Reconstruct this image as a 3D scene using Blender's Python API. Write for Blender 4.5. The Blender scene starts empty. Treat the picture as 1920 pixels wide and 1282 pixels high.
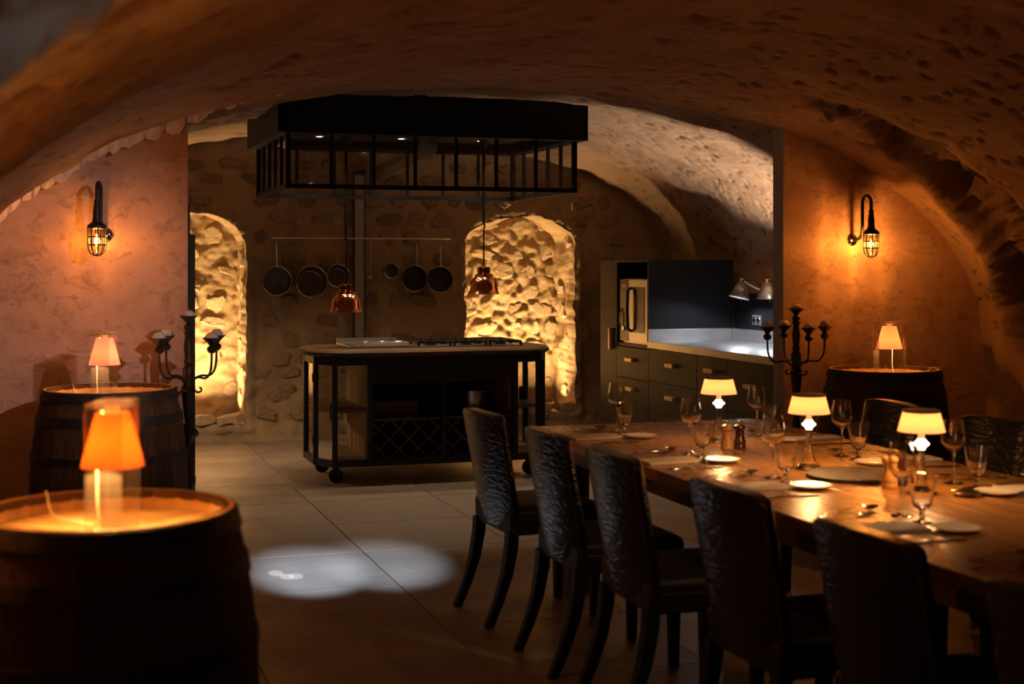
import bpy, math, random
import numpy as np
from mathutils import Vector, Matrix
random.seed(7)
C = bpy.context.scene.collection
PI = math.pi
R = math.radians

# ------------------------------------------------------------------ camera, world, light, exposure
SC = bpy.context.scene
SC.view_settings.view_transform = 'Standard'
SC.view_settings.look = 'None'
SC.view_settings.gamma = 1.0
SC.view_settings.use_curve_mapping = False
SC.view_settings.exposure = 0.0

SC.cycles.max_bounces = 8; SC.cycles.diffuse_bounces = 4; SC.cycles.glossy_bounces = 4
cam_d = bpy.data.cameras.new('camera')
cam = bpy.data.objects.new('camera', cam_d); C.objects.link(cam)
cam.location = (0, 0, 1.54)
cam.rotation_euler = (R(90), 0, R(-18))
cam_d.sensor_width = 36
cam_d.lens = 49.7
cam_d.shift_y = -0.0755
cam_d.clip_start = 0.05
cam_d.dof.use_dof = True
cam_d.dof.focus_distance = 8.8
cam_d.dof.aperture_fstop = 2.6
SC.camera = cam

W = bpy.data.worlds.new('world'); SC.world = W; W.use_nodes = True
W.node_tree.nodes['Background'].inputs[0].default_value = (0.30, 0.20, 0.13, 1)
W.node_tree.nodes['Background'].inputs[1].default_value = 0.004

WARM = (1.0, 0.44, 0.11)
AMBER = (1.0, 0.50, 0.16)
NEUT = (1.0, 0.74, 0.50)
COOL = (0.72, 0.82, 1.0)

def light(kind, loc, energy, color, size=0.02, target=None, angle=None, blend=0.5, parent=None, size_y=None):
    d = bpy.data.lights.new('light', kind)
    d.energy = energy; d.color = color
    if kind == 'AREA':
        d.size = size
        if size_y: d.shape = 'RECTANGLE'; d.size_y = size_y
    else:
        d.shadow_soft_size = size
    if kind == 'SPOT':
        d.spot_size = R(angle); d.spot_blend = blend
    o = bpy.data.objects.new('light', d); C.objects.link(o)
    o.location = loc
    if target is not None:
        v = Vector(target) - Vector(loc)
        o.rotation_euler = v.to_track_quat('-Z', 'Y').to_euler()
    if parent: o.parent = parent
    return o

# ------------------------------------------------------------------ materials
MATS = {}
def nodes_of(name):
    m = bpy.data.materials.new(name); m.use_nodes = True
    nt = m.node_tree
    return m, nt, nt.nodes['Principled BSDF']

def setin(b, key, val):
    if key in b.inputs: b.inputs[key].default_value = val

def mat(name, col, rough=0.5, metal=0.0, col2=None, scale=6.0, detail=6.0, stretch=(1, 1, 1), bump=0.0, bscale=25.0,
        spec=0.5, rnd=0.0, lo=0.35, hi=0.65, coat=0.0, rough2=None, dist=0.01):
    m, nt, b = nodes_of(name)
    N, L = nt.nodes, nt.links
    setin(b, 'Base Color', (*col, 1)); setin(b, 'Roughness', rough); setin(b, 'Metallic', metal)
    setin(b, 'Specular IOR Level', spec); setin(b, 'Coat Weight', coat); setin(b, 'Coat Roughness', 0.15)
    tc = N.new('ShaderNodeTexCoord'); mp = N.new('ShaderNodeMapping')
    L.new(tc.outputs['Object'], mp.inputs[0]); mp.inputs['Scale'].default_value = stretch
    out = None
    if col2 is not None or rough2 is not None:
        nz = N.new('ShaderNodeTexNoise'); nz.inputs['Scale'].default_value = scale; nz.inputs['Detail'].default_value = detail
        nz.inputs['Roughness'].default_value = 0.6
        L.new(mp.outputs[0], nz.inputs['Vector'])
        mr = N.new('ShaderNodeMapRange'); mr.inputs[1].default_value = lo; mr.inputs[2].default_value = hi
        L.new(nz.outputs[0], mr.inputs[0])
        if col2 is not None:
            mx = N.new('ShaderNodeMix'); mx.data_type = 'RGBA'
            mx.inputs['A'].default_value = (*col, 1); mx.inputs['B'].default_value = (*col2, 1)
            L.new(mr.outputs[0], mx.inputs['Factor'])
            out = mx.outputs['Result']
        if rough2 is not None:
            m2 = N.new('ShaderNodeMapRange'); m2.inputs[3].default_value = rough; m2.inputs[4].default_value = rough2
            L.new(mr.outputs[0], m2.inputs[0]); L.new(m2.outputs[0], b.inputs['Roughness'])
    if rnd > 0:
        oi = N.new('ShaderNodeObjectInfo'); hs = N.new('ShaderNodeHueSaturation')
        m3 = N.new('ShaderNodeMapRange'); m3.inputs[3].default_value = 1 - rnd; m3.inputs[4].default_value = 1 + rnd
        L.new(oi.outputs['Random'], m3.inputs[0]); L.new(m3.outputs[0], hs.inputs['Value'])
        if out: L.new(out, hs.inputs['Color'])
        else: hs.inputs['Color'].default_value = (*col, 1)
        out = hs.outputs[0]
    if out: L.new(out, b.inputs['Base Color'])
    if bump > 0:
        n2 = N.new('ShaderNodeTexNoise'); n2.inputs['Scale'].default_value = bscale; n2.inputs['Detail'].default_value = 8
        n2.inputs['Roughness'].default_value = 0.65
        L.new(mp.outputs[0], n2.inputs['Vector'])
        bp = N.new('ShaderNodeBump'); bp.inputs['Strength'].default_value = bump; bp.inputs['Distance'].default_value = dist
        L.new(n2.outputs[0], bp.inputs['Height']); L.new(bp.outputs[0], b.inputs['Normal'])
    MATS[name] = m
    return m

def mat_glass(name, tint=(1, 1, 1), gloss=0.08, rough=0.02, edge=0.6):
    m = bpy.data.materials.new(name); m.use_nodes = True
    nt = m.node_tree; N, L = nt.nodes, nt.links
    N.remove(N['Principled BSDF'])
    tr = N.new('ShaderNodeBsdfTransparent'); tr.inputs[0].default_value = (*tint, 1)
    gl = N.new('ShaderNodeBsdfGlossy'); gl.inputs['Roughness'].default_value = rough
    fr = N.new('ShaderNodeLayerWeight'); fr.inputs['Blend'].default_value = 0.35
    mr = N.new('ShaderNodeMapRange'); mr.inputs[3].default_value = gloss; mr.inputs[4].default_value = edge
    L.new(fr.outputs['Fresnel'], mr.inputs[0])
    mx = N.new('ShaderNodeMixShader')
    L.new(mr.outputs[0], mx.inputs[0]); L.new(tr.outputs[0], mx.inputs[1]); L.new(gl.outputs[0], mx.inputs[2])
    L.new(mx.outputs[0], N['Material Output'].inputs[0])
    MATS[name] = m
    return m

def mat_emit(name, col, strength):
    m, nt, b = nodes_of(name)
    setin(b, 'Base Color', (*col, 1)); setin(b, 'Emission Color', (*col, 1)); setin(b, 'Emission Strength', strength)
    MATS[name] = m
    return m

def mat_shade(name, col, emit, trans=0.6):
    """pleated fabric: lets the bulb's light through and glows"""
    m = bpy.data.materials.new(name); m.use_nodes = True
    nt = m.node_tree; N, L = nt.nodes, nt.links
    N.remove(N['Principled BSDF'])
    df = N.new('ShaderNodeBsdfDiffuse'); df.inputs[0].default_value = (*col, 1)
    tl = N.new('ShaderNodeBsdfTranslucent'); tl.inputs[0].default_value = (*col, 1)
    mx = N.new('ShaderNodeMixShader'); mx.inputs[0].default_value = trans
    L.new(df.outputs[0], mx.inputs[1]); L.new(tl.outputs[0], mx.inputs[2])
    em = N.new('ShaderNodeEmission'); em.inputs[0].default_value = (*col, 1); em.inputs[1].default_value = emit
    ad = N.new('ShaderNodeAddShader')
    L.new(mx.outputs[0], ad.inputs[0]); L.new(em.outputs[0], ad.inputs[1])
    L.new(ad.outputs[0], N['Material Output'].inputs[0])
    MATS[name] = m
    return m

def mat_plaster(name, plaster, plaster2, stone, stone2, grey, bump=0.5):
    """vault plaster with bare stone where the 'stone' attribute says the plaster has gone"""
    m, nt, b = nodes_of(name)
    N, L = nt.nodes, nt.links
    setin(b, 'Roughness', 0.92); setin(b, 'Specular IOR Level', 0.2)
    tc = N.new('ShaderNodeTexCoord')
    def noise(sc, det=6):
        n = N.new('ShaderNodeTexNoise'); n.inputs['Scale'].default_value = sc; n.inputs['Detail'].default_value = det
        n.inputs['Roughness'].default_value = 0.65
        L.new(tc.outputs['Object'], n.inputs['Vector']); return n
    def ramp(src, lo, hi):
        r = N.new('ShaderNodeMapRange'); r.inputs[1].default_value = lo; r.inputs[2].default_value = hi
        L.new(src, r.inputs[0]); return r.outputs[0]
    def mix(f, a, bb):
        x = N.new('ShaderNodeMix'); x.data_type = 'RGBA'
        for k, v in (('A', a), ('B', bb)):
            if isinstance(v, tuple): x.inputs[k].default_value = (*v, 1)
            else: L.new(v, x.inputs[k])
        L.new(f, x.inputs['Factor']); return x.outputs['Result']
    n1 = noise(1.7, 8); n2 = noise(9, 8); n3 = noise(55, 8)
    pl = mix(ramp(n1.outputs[0], .35, .65), plaster, plaster2)
    st = mix(ramp(n2.outputs[0], .35, .65), stone, stone2)
    at = N.new('ShaderNodeAttribute'); at.attribute_name = 'stone'
    ag = N.new('ShaderNodeAttribute'); ag.attribute_name = 'grey'
    c = mix(at.outputs['Fac'], pl, st)
    c = mix(ag.outputs['Fac'], c, grey)
    L.new(c, b.inputs['Base Color'])
    ad = N.new('ShaderNodeMath'); ad.operation = 'MULTIPLY_ADD'; ad.inputs[1].default_value = 0.35
    L.new(n3.outputs[0], ad.inputs[0]); L.new(n2.outputs[0], ad.inputs[2])
    bp = N.new('ShaderNodeBump'); bp.inputs['Strength'].default_value = bump; bp.inputs['Distance'].default_value = 0.02
    L.new(ad.outputs[0], bp.inputs['Height']); L.new(bp.outputs[0], b.inputs['Normal'])
    MATS[name] = m
    return m

M = MATS
mat_plaster('vault_plaster', (.34, .225, .145), (.265, .17, .108), (.09, .06, .04), (.16, .105, .07), (.52, .49, .46), .8)
mat_plaster('masonry', (.40, .28, .16), (.31, .215, .12), (.26, .18, .105), (.40, .285, .17), (.3, .28, .26), .6)
def mat_limewash():
    m, nt, b = nodes_of('limewash')
    N, L = nt.nodes, nt.links
    setin(b, 'Roughness', .85); setin(b, 'Specular IOR Level', .25)
    tc = N.new('ShaderNodeTexCoord')
    def noise(sc, det, stretch=(1, 1, 1), dis=0.0):
        mp = N.new('ShaderNodeMapping'); mp.inputs['Scale'].default_value = stretch; L.new(tc.outputs['Object'], mp.inputs[0])
        n = N.new('ShaderNodeTexNoise'); n.inputs['Scale'].default_value = sc; n.inputs['Detail'].default_value = det
        n.inputs['Roughness'].default_value = .68; n.inputs['Distortion'].default_value = dis
        L.new(mp.outputs[0], n.inputs['Vector']); return n.outputs[0]
    def ramp(src, lo, hi, o0=0, o1=1):
        r = N.new('ShaderNodeMapRange'); r.inputs[1].default_value = lo; r.inputs[2].default_value = hi; r.inputs[3].default_value = o0; r.inputs[4].default_value = o1
        L.new(src, r.inputs[0]); return r.outputs[0]
    def mix(f, a, bb):
        x = N.new('ShaderNodeMix'); x.data_type = 'RGBA'
        for k, v in (('A', a), ('B', bb)):
            if isinstance(v, tuple): x.inputs[k].default_value = (*v, 1)
            else: L.new(v, x.inputs[k])
        L.new(f, x.inputs['Factor']); return x.outputs['Result']
    big = noise(2.2, 8); mid = noise(9, 10, (1, 1, 1.5), .8); fine = noise(48, 8, (1, 1, 1.6), 1.0)
    c = mix(ramp(big, .38, .62), (.58, .395, .305), (.44, .275, .20))
    c = mix(ramp(mid, .52, .66, 0, .75), c, (.30, .175, .12))
    sp = N.new('ShaderNodeMath'); sp.operation = 'MULTIPLY'
    L.new(ramp(fine, .56, .66, 0, .8), sp.inputs[0]); L.new(ramp(mid, .40, .58), sp.inputs[1])
    c = mix(sp.outputs[0], c, (.20, .11, .075))
    L.new(c, b.inputs['Base Color'])
    ad = N.new('ShaderNodeMath'); ad.operation = 'MULTIPLY_ADD'; ad.inputs[1].default_value = .35
    L.new(fine, ad.inputs[0]); L.new(mid, ad.inputs[2])
    bp = N.new('ShaderNodeBump'); bp.inputs['Strength'].default_value = .8; bp.inputs['Distance'].default_value = .012
    L.new(ad.outputs[0], bp.inputs['Height']); L.new(bp.outputs[0], b.inputs['Normal'])
    MATS['limewash'] = m
mat_limewash()
mat('jamb_cool_tint', (.36, .32, .30), .8, col2=(.30, .265, .25), scale=6, bump=.3, bscale=30, spec=.3)  # kitchen's cool light put into the jamb colour, greyer than the limewash
mat('plaster_chip', (.80, .70, .62), .9, col2=(.6, .5, .42), scale=30, bump=.6, bscale=60)
mat('rubble_stone', (.35, .25, .15), .88, col2=(.21, .15, .095), scale=7, bump=.8, bscale=18, rnd=.28, spec=.25)
mat('niche_stone', (.50, .38, .235), .88, col2=(.36, .265, .165), scale=8, bump=.8, bscale=18, rnd=.18, spec=.25)
mat('floor_tile', (.27, .21, .16), .36, col2=(.19, .148, .112), scale=2.2, detail=8, bump=.12, bscale=60, rnd=.10, rough2=.5)
mat('grout', (.05, .04, .032), .9)
mat('barrel_oak', (.105, .058, .030), .7, spec=.25, col2=(.055, .029, .015), scale=5, stretch=(9, 9, .8), bump=.4, bscale=9, rnd=.3)
mat('barrel_head', (.62, .38, .16), .5, col2=(.46, .26, .10), scale=5, stretch=(9, 1, 1), bump=.2, bscale=9, rnd=.15)
mat('hoop_iron', (.035, .032, .032), .55, metal=.7, col2=(.07, .06, .055), scale=30, bump=.35, bscale=70)
mat('black_iron', (.012, .011, .0105), .5, spec=.35, bump=.15, bscale=60)
mat('candle_iron', (.050, .036, .028), .42, metal=.6, col2=(.025, .02, .018), scale=20, bump=.3, bscale=50)
mat('candle_wax', (.62, .58, .62), .45, bump=.5, bscale=50)
mat('hood_steel', (.006, .006, .0065), .6, spec=.2)
mat('brushed_steel', (.55, .54, .53), .30, metal=1.0, col2=(.42, .41, .40), scale=8, stretch=(40, 40, 1), bump=.05, bscale=40)
mat('worktop_steel', (.60, .60, .61), .33, metal=.75, col2=(.5, .5, .51), scale=6, bump=.04, bscale=30)
mat('trunking_steel', (.50, .46, .42), .42, metal=.75, col2=(.42, .38, .34), scale=5)
mat('copper', (.80, .33, .17), .16, metal=1.0, col2=(.66, .24, .12), scale=6)
mat('handle_steel', (.78, .74, .68), .35, metal=.45)
mat('brass', (.72, .47, .15), .3, metal=1.0)
mat('pan_black', (.012, .012, .013), .45, metal=.2)
mat('pan_steel', (.22, .19, .155), .38, metal=.85, col2=(.12, .10, .085), scale=9)
mat('cord_black', (.005, .005, .005), .7, spec=.08)
mat('cord_white', (.8, .72, .6), .5)
mat('cabinet_black', (.018, .0155, .013), .5, spec=.3, bump=.05, bscale=80)
mat('panel_black', (.012, .0135, .018), .42, spec=.22, bump=.06, bscale=40)
mat('handle_pull', (.62, .50, .36), .4, metal=.6)
mat('oven_dark', (.008, .008, .010), .2)
mat('red_display', (.55, .06, .04), .4)
mat('oven_print', (.8, .8, .78), .5)
mat('outlet_grey', (.20, .20, .21), .35, metal=.5)
mat('island_wood', (.13, .070, .030), .6, spec=.2, col2=(.055, .028, .012), scale=5, stretch=(.8, 9, 4), bump=.3, bscale=8)
mat('panel_wood', (.40, .25, .12), .55, col2=(.24, .14, .06), scale=5, stretch=(9, 9, .8), bump=.25, bscale=8, rnd=.1)
mat('rack_wood', (.05, .027, .014), .6, rnd=.1)
mat('table_wood', (.40, .19, .062), .20, col2=(.25, .11, .034), scale=4, stretch=(9, .7, 4), bump=.10, bscale=7, rnd=.12, rough2=.32)
mat('table_leg_wood', (.10, .05, .022), .5, col2=(.06, .03, .013), scale=6, stretch=(8, 8, 1))
mat('black_leg', (.006, .0055, .0055), .5, spec=.3)
mat('seat_leather', (.010, .006, .005), .5, spec=.3, bump=.2, bscale=60)
mat('nailhead', (.10, .085, .07), .3, metal=.9)
mat('porcelain', (.72, .62, .54), .25, coat=.3)
mat('napkin_linen', (.62, .50, .42), .9, bump=.3, bscale=200)
mat('cutlery_steel', (.62, .58, .52), .18, metal=1.0)
mat('mill_wood', (.62, .34, .12), .35, col2=(.5, .25, .08), scale=8, stretch=(1, 1, 6))
mat('mill_dark', (.045, .012, .010), .25, coat=.4)
mat('slate', (.055, .035, .025), .5, col2=(.10, .06, .035), scale=14, bump=.9, bscale=26, dist=.02)
mat('shade_top', (.10, .06, .035), .6)
mat('white_collar', (.8, .72, .62), .4)
mat('lamp_grey', (.36, .33, .31), .35, metal=.6)
mat('chrome', (.8, .8, .8), .1, metal=1.0)
def mat_refr(name, tint, ior):
    m = bpy.data.materials.new(name); m.use_nodes = True
    nt = m.node_tree; N, L = nt.nodes, nt.links
    N.remove(N['Principled BSDF'])
    g = N.new('ShaderNodeBsdfGlass'); g.inputs['Color'].default_value = (*tint, 1); g.inputs['Roughness'].default_value = 0.0; g.inputs['IOR'].default_value = ior
    L.new(g.outputs[0], N['Material Output'].inputs[0]); MATS[name] = m
mat_refr('drink_glass', (1, .99, .97), 1.45)
mat_glass('clear_glass', (.97, .96, .94), .05, .015, .65)
mat_glass('acrylic', (.98, .95, .92), .08, .04, .55)
_nt = MATS['acrylic'].node_tree; _mx = _nt.nodes['Mix Shader']
_tl = _nt.nodes.new('ShaderNodeBsdfTranslucent'); _tl.inputs[0].default_value = (1, .86, .74, 1)
_m2 = _nt.nodes.new('ShaderNodeMixShader'); _m2.inputs[0].default_value = .018
_nt.links.new(_mx.outputs[0], _m2.inputs[1]); _nt.links.new(_tl.outputs[0], _m2.inputs[2]); _nt.links.new(_m2.outputs[0], _nt.nodes['Material Output'].inputs[0])
mat_glass('pane_glass', (.93, .93, .93), .045, .02, .5)
mat_glass('lamp_glass', (1, .93, .8), .05, .02, .4)
mat_glass('bulb_glass', (1.0, .93, .80), .06, .05, .4)
mat_emit('bulb_warm', (1.0, .55, .18), 60)
mat_emit('led_warm', (1.0, .62, .28), 8)
mat_emit('led_node', (1.0, .72, .52), 5)
mat_emit('led_white', (1.0, .95, .88), 14)
mat_emit('led_cool', (.8, .9, 1.0), 6)
mat_shade('shade_orange', (1.0, .50, .08), .12, .42)
mat_shade('shade_pink', (1.0, .60, .40), .25)
mat_shade('shade_cream', (1.0, .58, .22), .3)
mat_shade('shade_ivory', (1.0, .66, .32), .35)

def mat_croc():
    m, nt, b = nodes_of('croc_leather')
    N, L = nt.nodes, nt.links
    setin(b, 'Base Color', (.006, .004, .0035, 1)); setin(b, 'Roughness', .27); setin(b, 'Specular IOR Level', .5)
    tc = N.new('ShaderNodeTexCoord'); mp = N.new('ShaderNodeMapping'); mp.inputs['Scale'].default_value = (10, 13, 50)
    L.new(tc.outputs['Object'], mp.inputs[0])
    nz = N.new('ShaderNodeTexNoise'); nz.inputs['Scale'].default_value = 9; L.new(tc.outputs['Object'], nz.inputs['Vector'])
    mv = N.new('ShaderNodeVectorMath'); mv.operation = 'MULTIPLY_ADD'; mv.inputs[1].default_value = (1.1, 1.1, 1.1)
    L.new(nz.outputs['Color'], mv.inputs[0]); L.new(mp.outputs[0], mv.inputs[2])
    vo = N.new('ShaderNodeTexVoronoi'); vo.feature = 'DISTANCE_TO_EDGE'; vo.inputs['Scale'].default_value = 1.0
    L.new(mv.outputs[0], vo.inputs['Vector'])
    mr = N.new('ShaderNodeMapRange'); mr.inputs[2].default_value = .18; L.new(vo.outputs['Distance'], mr.inputs[0])
    bp = N.new('ShaderNodeBump'); bp.inputs['Strength'].default_value = .5; bp.inputs['Distance'].default_value = .002
    L.new(mr.outputs[0], bp.inputs['Height']); L.new(bp.outputs[0], b.inputs['Normal'])
    MATS['croc_leather'] = m
mat_croc()

# ------------------------------------------------------------------ mesh helpers
class MB:
    def __init__(s): s.v = []; s.f = []
    def add(s, vs, fs, T=None):
        o = len(s.v)
        if T is not None: vs = [tuple(T @ Vector(p)) for p in vs]
        s.v += [tuple(p) for p in vs]; s.f += [tuple(i + o for i in f) for f in fs]
        return s
    def box(s, c, d, rz=0, T=None):
        x, y, z = d[0] / 2, d[1] / 2, d[2] / 2
        vs = [(-x, -y, -z), (x, -y, -z), (x, y, -z), (-x, y, -z), (-x, -y, z), (x, -y, z), (x, y, z), (-x, y, z)]
        fs = [(3, 2, 1, 0), (4, 5, 6, 7), (0, 1, 5, 4), (1, 2, 6, 5), (2, 3, 7, 6), (3, 0, 4, 7)]
        Mx = Matrix.Translation(c) @ Matrix.Rotation(rz, 4, 'Z')
        if T is not None: Mx = T @ Mx
        return s.add(vs, fs, Mx)
    def bx(s, x0, x1, y0, y1, z0, z1):
        return s.box(((x0 + x1) / 2, (y0 + y1) / 2, (z0 + z1) / 2), (abs(x1 - x0), abs(y1 - y0), abs(z1 - z0)))
    def tube(s, path, r, n=10, cap=True, flat=1.0, closed=False):
        P = [Vector(p) for p in path]; k = len(P)
        rr = r if isinstance(r, (list, tuple)) else [r] * k
        o = len(s.v); up = None
        for i, p in enumerate(P):
            a = P[i - 1] if (i > 0 or closed) else P[0]
            b = P[(i + 1) % k] if (i < k - 1 or closed) else P[-1]
            t = (b - a).normalized()
            if up is None:
                up = Vector((0, 0, 1)) if abs(t.z) < .9 else Vector((1, 0, 0))
            u = t.cross(up); 
            if u.length < 1e-5: u = t.orthogonal()
            u.normalize(); w = u.cross(t).normalized(); up = w
            for j in range(n):
                a_ = 2 * PI * j / n
                s.v.append(tuple(p + u * (rr[i] * math.cos(a_)) + w * (rr[i] * flat * math.sin(a_))))
        for i in range(k if closed else k - 1):
            for j in range(n):
                i2 = (i + 1) % k
                s.f.append((o + i * n + j, o + i * n + (j + 1) % n, o + i2 * n + (j + 1) % n, o + i2 * n + j))
        if cap and not closed:
            s.f.append(tuple(o + j for j in range(n - 1, -1, -1)))
            s.f.append(tuple(o + (k - 1) * n + j for j in range(n)))
        return s
    def lathe(s, prof, n=32, c=(0, 0, 0), T=None, pleat=0.0, closed=False):
        vs = []; fs = []; idx = []
        for (r, z) in prof:
            if r < 1e-6:
                idx.append([len(vs)]); vs.append((c[0], c[1], c[2] + z))
            else:
                row = []
                for j in range(n):
                    a = 2 * PI * j / n; q = r * (1 + (pleat if j % 2 else -pleat))
                    row.append(len(vs)); vs.append((c[0] + q * math.cos(a), c[1] + q * math.sin(a), c[2] + z))
                idx.append(row)
        pairs = list(zip(idx[:-1], idx[1:]))
        if closed: pairs.append((idx[-1], idx[0]))
        for a, b in pairs:
            for j in range(n):
                j2 = (j + 1) % n
                if len(a) == 1 and len(b) == 1: continue
                if len(a) == 1: fs.append((a[0], b[j2], b[j]))
                elif len(b) == 1: fs.append((a[j], a[j2], b[0]))
                else: fs.append((a[j], a[j2], b[j2], b[j]))
        return s.add(vs, fs, T)
    def prism(s, outline, z0, z1, T=None):
        n = len(outline)
        vs = [(x, y, z0) for x, y in outline] + [(x, y, z1) for x, y in outline]
        fs = [tuple(range(n - 1, -1, -1)), tuple(range(n, 2 * n))]
        fs += [(i, (i + 1) % n, n + (i + 1) % n, n + i) for i in range(n)]
        return s.add(vs, fs, T)
    def beam(s, p0, p1, w, h):
        p0, p1 = Vector(p0), Vector(p1); t = (p1 - p0); L = t.length; t.normalize()
        up = Vector((0, 0, 1)) if abs(t.z) < .95 else Vector((0, 1, 0))
        u = t.cross(up).normalized(); v = u.cross(t).normalized()
        Mx = Matrix(((t.x, u.x, v.x, 0), (t.y, u.y, v.y, 0), (t.z, u.z, v.z, 0), (0, 0, 0, 1)))
        mid = (p0 + p1) / 2
        return s.box((0, 0, 0), (L, w, h), T=Matrix.Translation(mid) @ Mx)
    def mesh(s, name, smooth=True, ang=38):
        m = bpy.data.meshes.new(name); m.from_pydata(s.v, [], s.f); m.update()
        if smooth:
            m.polygons.foreach_set('use_smooth', [True] * len(m.polygons))
            m.set_sharp_from_angle(angle=R(ang))
        return m
    def build(s, name, mt, parent=None, smooth=True, bevel=0, ang=38, loc=None, rot=None, solid=0):
        me = s.mesh(name, smooth, ang)
        return link(name, me, mt, parent, bevel, loc, rot, solid)

def link(name, me, mt, parent=None, bevel=0, loc=None, rot=None, solid=0):
    if mt is not None and not me.materials: me.materials.append(M[mt] if isinstance(mt, str) else mt)
    o = bpy.data.objects.new(name, me); C.objects.link(o)
    if parent is not None: o.parent = parent
    if loc is not None: o.location = loc
    if rot is not None: o.rotation_euler = rot
    if solid:
        md = o.modifiers.new('solid', 'SOLIDIFY'); md.thickness = solid
    if bevel:
        md = o.modifiers.new('bevel', 'BEVEL'); md.width = bevel; md.segments = 2; md.limit_method = 'ANGLE'
    return o

def tag(o, label=None, cat=None, group=None, kind=None):
    if label: o['label'] = label
    if cat: o['category'] = cat
    if group: o['group'] = group
    if kind: o['kind'] = kind
    return o

def thing(name, label, cat, loc=(0, 0, 0), rz=0, group=None):
    o = bpy.data.objects.new(name, None); C.objects.link(o)
    o.empty_display_size = .05
    o.location = loc; o.rotation_euler = (0, 0, rz)
    return tag(o, label, cat, group)

def copy_tree(o, parent=None):
    c = o.copy(); C.objects.link(c); c.parent = parent
    for ch in o.children: copy_tree(ch, c)
    return c

def dup(o, label, loc, rz=0):
    c = copy_tree(o); c['label'] = label; c.location = loc; c.rotation_euler = (0, 0, rz); return c

def arc(cx, cz, r, a0, a1, n=12):
    return [(cx + r * math.cos(R(a0 + (a1 - a0) * i / n)), cz + r * math.sin(R(a0 + (a1 - a0) * i / n))) for i in range(n + 1)]

# numpy value noise
def vnoise(x, y, scale, seed):
    rs = np.random.RandomState(seed); T = rs.rand(256, 256)
    xs, ys = x * scale + 1000.3, y * scale + 1000.7
    xi, yi = np.floor(xs).astype(int), np.floor(ys).astype(int)
    fx, fy = xs - xi, ys - yi
    fx, fy = fx * fx * (3 - 2 * fx), fy * fy * (3 - 2 * fy)
    g = lambda a, b: T[a % 256, b % 256]
    return (g(xi, yi) * (1 - fx) + g(xi + 1, yi) * fx) * (1 - fy) + (g(xi, yi + 1) * (1 - fx) + g(xi + 1, yi + 1) * fx) * fy - .5

def fbm(x, y, scale, seed, oct=4):
    t = 0; a = 1
    for i in range(oct):
        t = t + a * vnoise(x, y, scale * 2 ** i, seed + i); a *= .5
    return t

def sstep(a, b, x):
    t = np.clip((x - a) / (b - a), 0, 1); return t * t * (3 - 2 * t)

def grid_mesh(name, P, keep=None, attrs=None):
    """P: (rows, cols, 3) array"""
    r, c, _ = P.shape
    idx = np.arange(r * c).reshape(r, c)
    q = np.stack([idx[:-1, :-1], idx[:-1, 1:], idx[1:, 1:], idx[1:, :-1]], -1).reshape(-1, 4)
    if keep is not None: q = q[keep.reshape(-1)]
    used = np.unique(q)
    remap = np.full(r * c, -1); remap[used] = np.arange(len(used))
    q = remap[q]; V = P.reshape(-1, 3)[used]
    m = bpy.data.meshes.new(name)
    m.vertices.add(len(V)); m.vertices.foreach_set('co', V.astype(np.float32).ravel())
    m.loops.add(q.size); m.loops.foreach_set('vertex_index', q.ravel().astype(np.int32))
    m.polygons.add(len(q)); m.polygons.foreach_set('loop_start', (np.arange(len(q)) * 4).astype(np.int32))
    m.polygons.foreach_set('use_smooth', np.ones(len(q), bool))
    m.update(calc_edges=True)
    for k, a in (attrs or {}).items():
        at = m.attributes.new(k, 'FLOAT', 'POINT'); at.data.foreach_set('value', a.reshape(-1)[used].astype(np.float32))
    return m

# ------------------------------------------------------------------ the vault (ceiling + side walls)
YB = 12.38         # back wall
YP = 7.50          # partition
def vault_params(Y):
    t = sstep(7.62, 9.4, Y)
    c = 2.45 + .15 * t; a = 3.07 + .04 * t; b = 1.51 + .15 * t; zs = 1.09 - .08 * t
    return c, a, b, zs, 2 + .6 * t          # centre, half width, rise, springing, roundness

def vault_z(x, y):
    c, a, b, zs, ne = [float(v) for v in vault_params(np.array(float(y)))]
    u = min(abs(x - c) / a, .999)
    return zs + b * (1 - u ** ne) ** (1 / ne)

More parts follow.
